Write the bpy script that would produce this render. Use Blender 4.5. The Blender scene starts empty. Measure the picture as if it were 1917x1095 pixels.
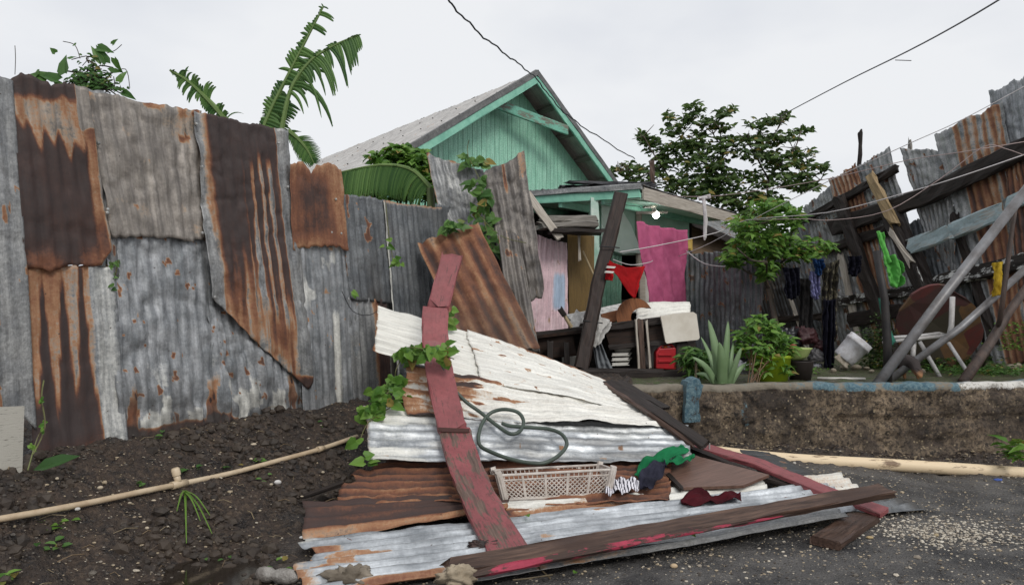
import bpy, math, random
import numpy as np
from mathutils import Vector, Matrix
random.seed(7); np.random.seed(7)
S = bpy.context.scene
COL = S.collection
R = math.radians

# ------------------------------------------------------------------ camera
F, CX, CY, H = 1400.0, 958.5, 580.0, 1.2          # focal length, centre and horizon of the photo in pixels; eye height
cam_d = bpy.data.cameras.new("camera"); cam = bpy.data.objects.new("camera", cam_d); COL.objects.link(cam)
cam.location = (0, 0, H); cam.rotation_euler = (R(90), 0, 0)
cam_d.sensor_width = 36; cam_d.lens = F / 1917 * 36; cam_d.shift_y = (CY - 547.5) / 1917
cam_d.clip_start = .05; cam_d.clip_end = 2000
S.camera = cam
S.view_settings.view_transform = 'Standard'; S.view_settings.look = 'None'
S.view_settings.exposure = 0.0; S.view_settings.gamma = 1

# ------------------------------------------------------------------ world: overcast sky
w = bpy.data.worlds.new("World"); S.world = w; w.use_nodes = True
nt = w.node_tree; N = nt.nodes; Lk = nt.links; N.clear()
wo = N.new('ShaderNodeOutputWorld'); bg = N.new('ShaderNodeBackground')
sky = N.new('ShaderNodeTexSky'); sky.sky_type = 'NISHITA'; sky.sun_disc = False
sky.sun_elevation = R(40); sky.sun_rotation = R(155); sky.dust_density = 4
tc = N.new('ShaderNodeTexCoord'); mp = N.new('ShaderNodeMapping'); mp.inputs['Scale'].default_value = (1, 1, 2.2)
nz = N.new('ShaderNodeTexNoise'); nz.inputs['Scale'].default_value = 1.7; nz.inputs['Detail'].default_value = 5; nz.inputs['Roughness'].default_value = .5
cr = N.new('ShaderNodeValToRGB'); cr.color_ramp.elements[0].position = .34; cr.color_ramp.elements[0].color = (6.4, 6.75, 7.5, 1)
cr.color_ramp.elements[1].position = .62; cr.color_ramp.elements[1].color = (8.8, 8.95, 9.2, 1)
mx = N.new('ShaderNodeMixRGB'); mx.inputs[0].default_value = .96
Lk.new(tc.outputs['Generated'], mp.inputs[0]); Lk.new(mp.outputs[0], nz.inputs['Vector']); Lk.new(nz.outputs['Fac'], cr.inputs[0])
Lk.new(sky.outputs[0], mx.inputs[1]); Lk.new(cr.outputs[0], mx.inputs[2]); Lk.new(mx.outputs[0], bg.inputs[0])
bg.inputs['Strength'].default_value = .10
Lk.new(bg.outputs[0], wo.inputs[0])
sd = bpy.data.lights.new("sun", 'SUN'); so = bpy.data.objects.new("sun", sd); COL.objects.link(so)
sd.energy = 1.5; sd.angle = R(18); sd.color = (1, .97, .92)
so.rotation_euler = (R(50), 0, R(25))

# ------------------------------------------------------------------ pixel -> point helpers
def at(px, py, Y): return Vector(((px - CX) / F * Y, Y, H - (py - CY) / F * Y))
def onz(px, py, z):
    Y = (H - z) * F / (py - CY); return at(px, py, Y)
def onpl(px, py, p0, n, off=0):
    d = Vector(((px - CX) / F, 1, -(py - CY) / F)); c = Vector((0, 0, H))
    t = (Vector(n).dot(Vector(p0) - c) + off) / Vector(n).dot(d); return c + d * t

def vn(x, y, s=0):
    x = np.asarray(x, float); y = np.asarray(y, float)
    xi = np.floor(x); yi = np.floor(y); fx = x - xi; fy = y - yi
    def h(a, b): v = np.sin(a * 127.1 + b * 311.7 + s * 74.7) * 43758.5453; return v - np.floor(v)
    fx = fx * fx * (3 - 2 * fx); fy = fy * fy * (3 - 2 * fy)
    return (h(xi, yi) * (1 - fx) + h(xi + 1, yi) * fx) * (1 - fy) + (h(xi, yi + 1) * (1 - fx) + h(xi + 1, yi + 1) * fx) * fy
def fbm(x, y, s=0, o=4):
    r = 0; a = .5; t = 0
    for k in range(o): r = r + a * vn(np.asarray(x) * 2 ** k, np.asarray(y) * 2 ** k, s + k * 3.1); t += a; a *= .55
    return r / t
def sm(a, b, x):
    t = np.clip((np.asarray(x, float) - a) / (b - a), 0, 1); return t * t * (3 - 2 * t)

# ------------------------------------------------------------------ materials
def lin(r, g, b): return tuple(((v / 255) / 12.92 if v <= 10 else (((v / 255) + .055) / 1.055) ** 2.4) for v in (r, g, b)) + (1,)
def newmat(name):
    m = bpy.data.materials.new(name); m.use_nodes = True
    return m, m.node_tree.nodes, m.node_tree.links, m.node_tree.nodes['Principled BSDF']
def ramp(Nn, stops):
    c = Nn.new('ShaderNodeValToRGB'); e = c.color_ramp.elements
    while len(e) < len(stops): e.new(.5)
    for k, (p, col) in enumerate(stops): e[k].position = p; e[k].color = col
    return c
def mrange(Nn, Ll, src, a, b, c=0, d=1):
    m = Nn.new('ShaderNodeMapRange'); m.clamp = True
    for i, v in zip((1, 2, 3, 4), (a, b, c, d)): m.inputs[i].default_value = v
    Ll.new(src, m.inputs[0]); return m.outputs[0]
def math_(Nn, Ll, op, a, b):
    m = Nn.new('ShaderNodeMath'); m.operation = op
    for i, v in enumerate((a, b)):
        if isinstance(v, (int, float)): m.inputs[i].default_value = v
        else: Ll.new(v, m.inputs[i])
    return m.outputs[0]
def mixc(Nn, Ll, f, a, b):
    m = Nn.new('ShaderNodeMixRGB')
    for i, v in enumerate((f, a, b)):
        if isinstance(v, (int, float)): m.inputs[i].default_value = v
        elif isinstance(v, tuple): m.inputs[i].default_value = v
        else: Ll.new(v, m.inputs[i])
    return m.outputs[0]
def noise(Nn, Ll, vec, scale, sv=(1, 1, 1), det=4, ro=.6):
    mpp = Nn.new('ShaderNodeMapping'); mpp.inputs['Scale'].default_value = sv; Ll.new(vec, mpp.inputs[0])
    n = Nn.new('ShaderNodeTexNoise'); n.inputs['Scale'].default_value = scale; n.inputs['Detail'].default_value = det; n.inputs['Roughness'].default_value = ro
    Ll.new(mpp.outputs[0], n.inputs['Vector']); return n.outputs['Fac']
def bump(Nn, Ll, b, h, st, dist=.004):
    bp = Nn.new('ShaderNodeBump'); bp.inputs['Strength'].default_value = st; bp.inputs['Distance'].default_value = dist
    Ll.new(h, bp.inputs['Height']); Ll.new(bp.outputs[0], b.inputs['Normal'])
def objvec(Nn, Ll):
    t = Nn.new('ShaderNodeTexCoord'); oi = Nn.new('ShaderNodeObjectInfo'); a = Nn.new('ShaderNodeVectorMath'); a.operation = 'ADD'
    sc = Nn.new('ShaderNodeVectorMath'); sc.operation = 'SCALE'; sc.inputs[3].default_value = 17
    Ll.new(oi.outputs['Random'], sc.inputs[0]); Ll.new(t.outputs['Object'], a.inputs[0]); Ll.new(sc.outputs[0], a.inputs[1]); return a.outputs[0]

_mm = {}
def metal(name, lo, hi, met=.35, ro=.5, mott=1, white=(.74, .73, .69, 1), fleck=0, dirt=(.045, .04, .035, 1)):
    if name in _mm: return _mm[name]
    m, n, l, b = newmat(name)
    at_ = n.new('ShaderNodeAttribute'); at_.attribute_name = 'pt'; cd = n.new('ShaderNodeAttribute'); cd.attribute_name = 'crd'
    sp = n.new('ShaderNodeSeparateColor'); l.new(at_.outputs['Color'], sp.inputs[0])
    v = cd.outputs['Vector']
    n1 = noise(n, l, v, 55, det=6, ro=.7); n2 = noise(n, l, v, 22, (1, .1, 1), 4); n3 = noise(n, l, v, 5, det=5)
    t = math_(n, l, 'ADD', math_(n, l, 'MULTIPLY', n2, .45), math_(n, l, 'MULTIPLY', n3, .55))
    base = mixc(n, l, mrange(n, l, t, .38, .62), lo, hi)
    n4 = noise(n, l, v, 150, (1, .35, 1), 4, .7); n5 = noise(n, l, v, 60, (1, .05, 1), 3)
    sv_ = math_(n, l, 'MULTIPLY', mrange(n, l, n1, .3, .7, 1 - .22 * mott, 1 + .16 * mott), math_(n, l, 'MULTIPLY', mrange(n, l, n4, .3, .7, 1 - .12 * mott, 1 + .1 * mott), mrange(n, l, n5, .35, .65, .88, 1.08)))
    vo = n.new('ShaderNodeTexVoronoi'); vo.inputs['Scale'].default_value = 11; l.new(v, vo.inputs['Vector']); spots = mrange(n, l, vo.outputs['Distance'], .035, .06, .85, 0)
    bm = n.new('ShaderNodeMixRGB'); bm.blend_type = 'MULTIPLY'; bm.inputs[0].default_value = 1; l.new(base, bm.inputs[1])
    cb = n.new('ShaderNodeCombineColor')
    for k in range(3): l.new(sv_, cb.inputs[k])
    l.new(cb.outputs[0], bm.inputs[2]); base = bm.outputs[0]
    ox = math_(n, l, 'ADD', math_(n, l, 'ADD', sp.outputs[0], math_(n, l, 'MULTIPLY', math_(n, l, 'SUBTRACT', n3, .5), .34)), math_(n, l, 'ADD', math_(n, l, 'MULTIPLY', math_(n, l, 'SUBTRACT', n1, .5), .38), math_(n, l, 'MULTIPLY', math_(n, l, 'SUBTRACT', n2, .5), .3)))
    fR = mrange(n, l, ox, .34, .48)
    rr = ramp(n, [(.38, (.50, .38, .27, 1)), (.5, (.36, .19, .10, 1)), (.64, (.20, .08, .042, 1)), (.82, (.068, .037, .03, 1)), (1, (.05, .036, .034, 1))]); l.new(ox, rr.inputs[0])
    wf = mrange(n, l, math_(n, l, 'ADD', sp.outputs[1], math_(n, l, 'ADD', math_(n, l, 'MULTIPLY', math_(n, l, 'SUBTRACT', n1, .5), .5), math_(n, l, 'MULTIPLY', math_(n, l, 'SUBTRACT', n2, .5), .5))), .3, .75)
    wm = n.new('ShaderNodeMixRGB'); wm.blend_type = 'MULTIPLY'; wm.inputs[0].default_value = 1; wm.inputs[1].default_value = white; wc = n.new('ShaderNodeCombineColor'); wk = math_(n, l, 'MULTIPLY', mrange(n, l, n2, .3, .6, .84, 1.03), mrange(n, l, n5, .35, .6, .94, 1.02)); l.new(wk, wc.inputs[0]); l.new(wk, wc.inputs[1]); l.new(math_(n, l, 'MULTIPLY', wk, .97), wc.inputs[2]); l.new(wc.outputs[0], wm.inputs[2]); c1 = mixc(n, l, wf, base, wm.outputs[0]); c2 = mixc(n, l, fR, c1, rr.outputs[0])
    gf = mrange(n, l, math_(n, l, 'ADD', sp.outputs[2], math_(n, l, 'MULTIPLY', math_(n, l, 'SUBTRACT', n3, .5), .6)), .25, 1.0, 0, .9)
    rg = n.new('ShaderNodeMixRGB'); rg.blend_type = 'MULTIPLY'; rg.inputs[0].default_value = .8; l.new(c2, rg.inputs[1]); l.new(cb.outputs[0], rg.inputs[2]); c3 = mixc(n, l, spots, mixc(n, l, gf, rg.outputs[0], dirt), (.06, .04, .03, 1)); l.new(c3, b.inputs['Base Color'])
    inv = math_(n, l, 'MULTIPLY', math_(n, l, 'SUBTRACT', 1.0, fR), math_(n, l, 'SUBTRACT', 1.0, math_(n, l, 'MAXIMUM', wf, gf)))
    l.new(math_(n, l, 'MULTIPLY', inv, met), b.inputs['Metallic'])
    l.new(math_(n, l, 'ADD', math_(n, l, 'MULTIPLY', fR, .25), mrange(n, l, n1, .3, .7, ro - .1, ro + .12)), b.inputs['Roughness'])
    bump(n, l, b, math_(n, l, 'ADD', n1, math_(n, l, 'MULTIPLY', n4, .4)), .7 * mott, .004); _mm[name] = m; return m

def wood(name, lo, hi, stain=None, rough=.65, paint=None, paint_amt=.5, white=None):
    """grain runs along attribute crd.x"""
    if name in _mm: return _mm[name]
    m, n, l, b = newmat(name); cd = n.new('ShaderNodeAttribute'); cd.attribute_name = 'crd'; v = cd.outputs['Vector']
    g = noise(n, l, v, 12, (.35, 6, 6), 6, .65); g2 = noise(n, l, v, 2.5, (1, 1, 1), 4); g3 = noise(n, l, v, 60, (.2, 1.5, 1.5), 3)
    c = mixc(n, l, mrange(n, l, g, .32, .68), lo, hi)
    if stain: c = mixc(n, l, mrange(n, l, g2, .45, .65, 0, .8), c, stain)
    rf = rough
    if paint:
        p = math_(n, l, 'ADD', math_(n, l, 'MULTIPLY', noise(n, l, v, 7, (.6, 1.6, 1.6), 6, .7), .7), math_(n, l, 'MULTIPLY', g, .3))
        at_ = n.new('ShaderNodeAttribute'); at_.attribute_name = 'pt'; sp = n.new('ShaderNodeSeparateColor'); l.new(at_.outputs['Color'], sp.inputs[0])
        pf = mrange(n, l, math_(n, l, 'ADD', p, math_(n, l, 'SUBTRACT', sp.outputs[0], .5)), 1 - paint_amt - .02, 1 - paint_amt + .02)
        pc = mixc(n, l, mrange(n, l, g2, .3, .7), paint, tuple(x * .72 for x in paint[:3]) + (1,))
        sc_ = noise(n, l, v, 16, (.5, 3, 3), 5, .75); pc = mixc(n, l, mrange(n, l, sc_, .57, .63, 0, .75), pc, lo); pc = mixc(n, l, mrange(n, l, noise(n, l, v, 30, (1, 1, 1), 4), .4, .7, 0, .45), pc, tuple(x * .45 for x in paint[:3]) + (1,))
        c = mixc(n, l, pf, c, pc)
    if white:
        wv = noise(n, l, v, 9, (.6, 1.5, 1.5), 6, .75); c = mixc(n, l, mrange(n, l, wv, 1 - white - .02, 1 - white + .02), c, (.6, .6, .58, 1))
    l.new(c, b.inputs['Base Color']); b.inputs['Roughness'].default_value = rf; b.inputs['Specular IOR Level'].default_value = .28 if lo[0] < .03 else .5
    bump(n, l, b, math_(n, l, 'ADD', g, math_(n, l, 'MULTIPLY', g3, .5)), .7, .003); _mm[name] = m; return m

def plain(name, lo, hi=None, rough=.6, scale=8, sv=(1, 1, 1), bmp=.2, metallic=0, trans=0, emit=None, alpha=None, lohi=(.35, .65), dist=.003):
    if name in _mm: return _mm[name]
    m, n, l, b = newmat(name); hi = hi or tuple(x * .8 for x in lo[:3]) + (1,)
    v = objvec(n, l); f = noise(n, l, v, scale, sv, 5, .65)
    l.new(mixc(n, l, mrange(n, l, f, *lohi), hi, lo), b.inputs['Base Color']); b.inputs['Roughness'].default_value = rough; b.inputs['Metallic'].default_value = metallic
    if bmp: bump(n, l, b, noise(n, l, v, scale * 6, sv, 4), bmp, dist)
    if emit: b.inputs['Emission Color'].default_value = emit[0]; b.inputs['Emission Strength'].default_value = emit[1]
    if trans: b.inputs['Transmission Weight'].default_value = trans
    if alpha is not None: b.inputs['Alpha'].default_value = alpha
    _mm[name] = m; return m
def cloth(name, lo, hi=None, tr=.2, alpha=None, weave=True):
    if name in _mm: return _mm[name]
    m, n, l, b = newmat(name); hi = hi or tuple(x * .7 for x in lo[:3]) + (1,)
    v = objvec(n, l); f = noise(n, l, v, 6, det=5); c = mixc(n, l, mrange(n, l, f, .35, .65), hi, lo)
    l.new(c, b.inputs['Base Color']); b.inputs['Roughness'].default_value = .9; b.inputs['Specular IOR Level'].default_value = .15
    bump(n, l, b, noise(n, l, v, 90, det=3), .4, .003)
    t = n.new('ShaderNodeBsdfTranslucent'); l.new(c, t.inputs[0]); ms = n.new('ShaderNodeMixShader'); ms.inputs[0].default_value = tr
    l.new(b.outputs[0], ms.inputs[1]); l.new(t.outputs[0], ms.inputs[2]); l.new(ms.outputs[0], n['Material Output'].inputs[0])
    if alpha is not None: b.inputs['Alpha'].default_value = alpha
    _mm[name] = m; return m
def leafmat(name, lo, hi, tr=.3, rough=.45):
    """leaf colour varies with attribute pt.r from leaf to leaf"""
    if name in _mm: return _mm[name]
    m, n, l, b = newmat(name); a = n.new('ShaderNodeAttribute'); a.attribute_name = 'pt'; sp = n.new('ShaderNodeSeparateColor'); l.new(a.outputs['Color'], sp.inputs[0])
    c = mixc(n, l, sp.outputs[0], lo, hi); c = mixc(n, l, mrange(n, l, sp.outputs[1], .93, .97), c, (.28, .22, .06, 1))
    l.new(c, b.inputs['Base Color']); b.inputs['Roughness'].default_value = rough; b.inputs['Specular IOR Level'].default_value = .35
    t = n.new('ShaderNodeBsdfTranslucent'); l.new(c, t.inputs[0]); ms = n.new('ShaderNodeMixShader'); ms.inputs[0].default_value = tr
    l.new(b.outputs[0], ms.inputs[1]); l.new(t.outputs[0], ms.inputs[2]); l.new(ms.outputs[0], n['Material Output'].inputs[0]); _mm[name] = m; return m

# ------------------------------------------------------------------ objects
def tag(o, label=None, cat=None, group=None, kind=None):
    if label: o['label'] = label
    if cat: o['category'] = cat
    if group: o['group'] = group
    if kind: o['kind'] = kind
    return o
def thing(name, label, cat, loc, group=None):
    o = bpy.data.objects.new(name, None); COL.objects.link(o); o.location = loc; o.empty_display_size = .1
    return tag(o, label, cat, group)
def wloc(o):
    v = Vector((0, 0, 0))
    while o: v += o.location; o = o.parent
    return v
def link(name, verts, faces, mat, parent=None, label=None, cat=None, group=None, kind=None, smooth=False, attrs=None, thick=0):
    V = np.asarray([tuple(v) for v in verts] if not isinstance(verts, np.ndarray) else verts, float)
    if parent is not None: org = np.array(wloc(parent))
    else: org = np.array([V[:, 0].mean(), V[:, 1].mean(), V[:, 2].min()])
    me = bpy.data.meshes.new(name); me.from_pydata((V - org).tolist(), [], [tuple(int(i) for i in f) for f in faces]); me.update()
    for k, arr in (attrs or {}).items():
        if k == 'pt':
            a = me.color_attributes.new('pt', 'FLOAT_COLOR', 'POINT'); d = np.ones((len(V), 4)); d[:, :arr.shape[1]] = arr; a.data.foreach_set('color', d.ravel())
        else:
            a = me.attributes.new(k, 'FLOAT_VECTOR', 'POINT'); a.data.foreach_set('vector', np.asarray(arr, float).ravel())
    if smooth: me.polygons.foreach_set('use_smooth', [True] * len(me.polygons))
    me.materials.append(mat)
    o = bpy.data.objects.new(name, me); COL.objects.link(o)
    if parent is not None: o.parent = parent
    else: o.location = org
    if thick:
        md = o.modifiers.new('thickness', 'SOLIDIFY'); md.thickness = thick; md.offset = -1
    return tag(o, label, cat, group, kind)

class MB:
    def __init__(s): s.v = []; s.f = []; s.c = []; s.p = []
    def add(s, vs, fs, crd=None, p=(.5, 0, 0)):
        b = len(s.v); s.v += [tuple(v) for v in vs]; s.f += [tuple(b + i for i in f) for f in fs]
        s.c += [tuple(x) for x in crd] if crd is not None else [tuple(v) for v in vs]
        s.p += [p] * len(vs) if not isinstance(p, list) else p
        return s
    def box(s, c, sz, rot=None, p=(.5, 0, 0)):
        c = Vector(c); M = rot or Matrix.Identity(3); vs = []; cr = []
        for z in (-1, 1):
            for x, y in ((-1, -1), (1, -1), (1, 1), (-1, 1)):
                q = Vector((x * sz[0] / 2, y * sz[1] / 2, z * sz[2] / 2)); vs.append(c + M @ q); cr.append(q + c * .37)
        return s.add(vs, [(3, 2, 1, 0), (4, 5, 6, 7), (0, 1, 5, 4), (1, 2, 6, 5), (2, 3, 7, 6), (3, 0, 4, 7)], cr, p)
    def beam(s, pts, wd, th, up=(0, 0, 1), seg=.12, rough=.004, bev=.12, seed=0, p=None, endjag=.02):
        """plank or timber along pts: width wd across, thickness th along up; worn edges and jagged ends"""
        pts = [Vector(q) for q in pts]; P = []; cum = 0
        for a, b in zip(pts[:-1], pts[1:]):
            n = max(1, int((b - a).length / seg))
            for k in range(n): P.append((a.lerp(b, k / n), b - a))
        P.append((pts[-1], pts[-1] - pts[-2])); rnd = random.Random(seed + 11); up = Vector(up)
        prof = [(-.5 + bev * .5, -.5), (0, -.5), (.5 - bev * .5, -.5), (.5, -.5 + bev), (.5, .5 - bev), (.5 - bev * .5, .5), (0, .5), (-.5 + bev * .5, .5), (-.5, .5 - bev), (-.5, -.5 + bev)]
        vs = []; cr = []; pp = []; K = len(prof); x = 0
        for i, (q, d) in enumerate(P):
            d = d.normalized(); sd_ = d.cross(up).normalized(); u = sd_.cross(d)
            if i: x += (q - P[i - 1][0]).length
            end = i in (0, len(P) - 1)
            for j, (a, b) in enumerate(prof):
                jj = Vector((rnd.uniform(-1, 1), rnd.uniform(-1, 1), rnd.uniform(-1, 1))) * rough
                e = d * (rnd.uniform(-1, 1) * endjag) if end else Vector()
                vs.append(q + sd_ * a * wd + u * b * th + jj + e); cr.append((x + seed * 3.3, a * wd + seed, b * th)); pp.append(p if p else (.5, 0, 0))
        fs = [(i * K + j, i * K + (j + 1) % K, (i + 1) * K + (j + 1) % K, (i + 1) * K + j) for i in range(len(P) - 1) for j in range(K)]
        fs += [tuple(reversed(range(K))), tuple(range((len(P) - 1) * K, len(P) * K))]
        return s.add(vs, fs, cr, pp)
    def tube(s, pts, r, n=8, p=(.5, 0, 0), flat=1, cap=True, jit=0):
        pts = [Vector(q) for q in pts]; m = len(pts); rs = r if isinstance(r, (list, tuple)) else [r] * m
        vs = []; cr = []; prev = None; x = 0
        for i, q in enumerate(pts):
            d = (pts[min(i + 1, m - 1)] - pts[max(i - 1, 0)]).normalized()
            a = prev if prev is not None else (Vector((0, 0, 1)) if abs(d.z) < .9 else Vector((1, 0, 0)))
            a = (a - d * a.dot(d)).normalized(); b = d.cross(a); prev = a
            if i: x += (q - pts[i - 1]).length
            for k in range(n):
                t = 2 * math.pi * k / n; rr = rs[i] * (1 + random.uniform(-jit, jit)); vs.append(q + (a * math.cos(t) * flat + b * math.sin(t)) * rr); cr.append((x, math.cos(t) * rs[i], math.sin(t) * rs[i]))
        fs = [(i * n + k, i * n + (k + 1) % n, (i + 1) * n + (k + 1) % n, (i + 1) * n + k) for i in range(m - 1) for k in range(n)]
        if cap: fs += [tuple(reversed(range(n))), tuple(range((m - 1) * n, m * n))]
        return s.add(vs, fs, cr, p)
    def lathe(s, base, axis, prof, n=20, p=(.5, 0, 0)):
        """prof: (distance along axis, radius)"""
        base = Vector(base); d = Vector(axis).normalized(); a = Vector((0, 0, 1)) if abs(d.z) < .9 else Vector((1, 0, 0)); a = (a - d * a.dot(d)).normalized(); b = d.cross(a)
        vs = [base + d * h + (a * math.cos(2 * math.pi * k / n) + b * math.sin(2 * math.pi * k / n)) * r for h, r in prof for k in range(n)]
        fs = [(i * n + k, i * n + (k + 1) % n, (i + 1) * n + (k + 1) % n, (i + 1) * n + k) for i in range(len(prof) - 1) for k in range(n)]
        return s.add(vs, fs, None, p)
    def leaf(s, pos, d, nrm, L, W, p=None, curl=.15, kind=0):
        d = d.normalized(); sd_ = d.cross(nrm).normalized(); u = sd_.cross(d)
        p = p or (random.random(), random.random(), 0)
        if kind == 0: sh = [(0, 0), (.3, .42), (.65, .4), (1, 0)]            # oval
        elif kind == 1: sh = [(.06, 0), (-.06, .3), (.18, .52), (.55, .36), (1, 0)]  # heart
        else: sh = [(0, 0), (.25, .5), (.6, .34), (1, 0)]                    # lance
        sh2 = sh[1:-1]; vs = []; K = len(sh2)
        tip = pos + d * L - u * L * curl; vs = [pos + d * sh[0][0] * L, tip, pos + d * L * .5 - u * L * curl * .2]
        for sg in (1, -1):
            for a, b in sh2: vs.append(pos + d * a * L + sd_ * sg * b * W + u * (W * .18 - L * curl * a * a))
        l = [0] + [3 + k for k in range(K)] + [1, 2]; r = [0, 2, 1] + [3 + K + k for k in reversed(range(K))]
        return s.add(vs, [tuple(l), tuple(r)], None, p)
    def build(s, name, mat, parent=None, label=None, cat=None, group=None, kind=None, smooth=False, thick=0):
        return link(name, np.array(s.v), s.f, mat, parent, label, cat, group, kind, smooth, {'crd': np.array(s.c), 'pt': np.array(s.p)}, thick)

def sheet(name, q, mat, paint=None, pitch=.076, amp=.0085, top=None, bot=None, lft=None, rgt=None, rag=.01, dent=.02, seed=0, holes=0, parent=None, bow=0, flat=0, curl=None, **kw):
    """corrugated sheet through corners TL TR BR BL (metres); ribs run from top to bottom; paint(u,v,x,y,rib)->(rust,white,grime)"""
    TL, TR, BR, BL = [np.array(k) for k in q]
    W = (np.linalg.norm(TR - TL) + np.linalg.norm(BR - BL)) / 2; L = (np.linalg.norm(BL - TL) + np.linalg.norm(BR - TR)) / 2
    nu = int(min(max(W / pitch * 8, 8), 200)); nv = int(min(max(L / .022, 8), 150))
    U, Vv = np.meshgrid(np.linspace(0, 1, nu + 1), np.linspace(0, 1, nv + 1))
    def fn(f, t, d): return np.full_like(t, d) if f is None else np.interp(t, [a for a, _ in f], [b for _, b in f])
    j1 = (vn(U * W * 9, U * 0, seed) - .5) * 2 * rag + (vn(U * W * 45, U * 0, seed + 5) - .5) * rag
    j2 = (vn(U * W * 9, U * 0, seed + 9) - .5) * 2 * rag + (vn(U * W * 45, U * 0, seed + 15) - .5) * rag
    k1 = (vn(Vv * L * 7, Vv * 0, seed + 2) - .5) * rag; k2 = (vn(Vv * L * 7, Vv * 0, seed + 3) - .5) * rag
    ul = fn(lft, Vv, 0) + k1 / W; ur = fn(rgt, Vv, 1) + k2 / W
    u = ul + (ur - ul) * U
    vt = fn(top, u, 0) + j1 / L; vb = fn(bot, u, 1) + j2 / L
    v = vt + (vb - vt) * Vv
    u3 = u[..., None]; v3 = v[..., None]
    P = (TL * (1 - u3) + TR * u3) * (1 - v3) + (BL * (1 - u3) + BR * u3) * v3
    nrm = np.cross(TR - TL + BR - BL, BL - TL + BR - TR); nrm /= np.linalg.norm(nrm)
    c = (TL + TR + BR + BL) / 4
    if nrm @ (np.array([0, 0, H]) - c) < 0: nrm = -nrm
    x = u * W; y = v * L; ph = 2 * math.pi * x / pitch + seed; rib = np.cos(ph)
    fl = 1 - np.clip(sm(.55, .8, fbm(x * 4, y * 3, seed + 20)) * .7 + flat, 0, 1)
    dn = dent * 2 * (fbm(x * 2.2, y * 1.6, seed + 30) - .5) + dent * .6 * np.abs(fbm(x * 8, y * 6, seed + 40) - .5) * 2 - dent * .5 * np.clip(.06 - np.abs(fbm(x * 3, y * 3, seed + 50) - .5), 0, 1) * 9
    D = amp * rib * fl + dn + bow * 4 * v * (1 - v)
    if curl: D = D + curl(u, v)
    P = P + D[..., None] * nrm
    if paint: a, b_, g_ = paint(u, v, x, y, rib)
    else: a = b_ = g_ = np.zeros_like(u)
    pt = np.stack([np.broadcast_to(k, u.shape).ravel() for k in (a, b_, g_)], 1)
    V = P.reshape(-1, 3); nn = nu + 1
    rnd = random.Random(seed + 77); hs = [(rnd.random() * W, rnd.random() * L, rnd.uniform(.004, .009)) for _ in range(0)]
    xc = x.ravel(); yc = y.ravel(); bad = np.zeros(len(xc), bool)
    for hx, hy, hr in hs: bad |= (np.hypot(xc - hx, yc - hy) < hr)
    fs = []
    for i in range(nv):
        for k in range(nu):
            q0 = i * nn + k
            if bad[q0] or bad[q0 + nn + 1]: continue
            fs.append((q0, q0 + 1, q0 + nn + 1, q0 + nn))
    crd = np.stack([xc + seed * 1.7, yc + seed * .9, np.full(len(xc), seed * 2.3)], 1)
    return link(name, V, fs, mat, parent, smooth=True, attrs={'pt': pt, 'crd': crd}, thick=.0015, **kw)

# ------------------------------------------------------------------ shared materials
G_MID = metal('galvanised_grey', lin(122, 124, 126), lin(168, 168, 166))
G_DARK = metal('galvanised_dark', lin(90, 94, 98), lin(136, 139, 141))
G_BLUE = metal('galvanised_blue', lin(116, 120, 123), lin(178, 180, 182), met=.3, mott=.8)
G_WARM = metal('galvanised_warm', lin(122, 116, 110), lin(172, 164, 155), mott=.6)
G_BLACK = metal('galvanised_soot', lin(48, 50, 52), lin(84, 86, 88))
G_SILV = metal('galvanised_silver', lin(135, 139, 143), lin(212, 216, 219), met=.4, ro=.42, mott=.45)
G_WHITE = metal('whitewashed', lin(205, 202, 192), lin(230, 228, 221), met=.0, ro=.55, mott=.4, white=(.80, .79, .75, 1))
G_CREAM = metal('cream_wash', lin(208, 203, 193), lin(230, 227, 219), met=.0, ro=.55, mott=.45, white=(.80, .79, .755, 1))
G_CHAR = metal('weathered_char', lin(78, 74, 72), lin(136, 129, 122), met=.2)
G_BROWN = metal('rust_brown', lin(84, 58, 48), lin(120, 84, 66), met=0, ro=.6)
G_PINK = metal('pink_painted', lin(214, 182, 188), lin(232, 206, 210), met=0, mott=.4, white=lin(176, 194, 218))
W_DARK = wood('charred_wood', lin(24, 21, 20), lin(58, 50, 46))
W_DARKP = wood('charred_wood_white', lin(24, 21, 20), lin(54, 48, 44), white=.44)
W_BROWN = wood('wet_brown_wood', lin(46, 34, 29), lin(104, 82, 70), stain=lin(62, 46, 39), rough=.45)
W_GREY = wood('grey_wood', lin(88, 84, 78), lin(140, 134, 126))
W_PALE = wood('pale_wood', lin(150, 140, 128), lin(196, 188, 176))
W_RED = wood('red_paint_wood', lin(70, 52, 46), lin(122, 100, 88), paint=(.30, .08, .085, 1), paint_amt=.58, rough=.5)
W_PINKE = wood('pink_edge_wood', lin(48, 36, 32), lin(80, 62, 54), paint=(.42, .05, .09, 1), paint_amt=.5, rough=.5)
W_BLUE = wood('pale_blue_wood', lin(140, 138, 130), lin(178, 180, 178), paint=lin(168, 186, 190), paint_amt=.55)
W_MINT = wood('mint_wood', lin(104, 168, 148), lin(134, 196, 174))
PVC = plain('old_pvc', lin(206, 188, 160), lin(172, 150, 122), rough=.4, scale=5, bmp=.1)
WHITE_PL = plain('white_plastic', lin(215, 212, 205), lin(190, 186, 178), rough=.4, scale=6, bmp=.1)
LEAF = leafmat('leaf_fresh', (.06, .16, .022, 1), (.19, .34, .06, 1))
LEAF_D = leafmat('leaf_dark', (.022, .06, .012, 1), (.075, .13, .03, 1), tr=.2)
LEAF_T = leafmat('leaf_tree', (.035, .075, .018, 1), (.12, .19, .05, 1), tr=.3)
LEAF_M = leafmat('leaf_mid', (.045, .12, .025, 1), (.13, .25, .06, 1))
LEAF_B = leafmat('leaf_banana', (.04, .105, .03, 1), (.15, .27, .075, 1), tr=.32)
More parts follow.
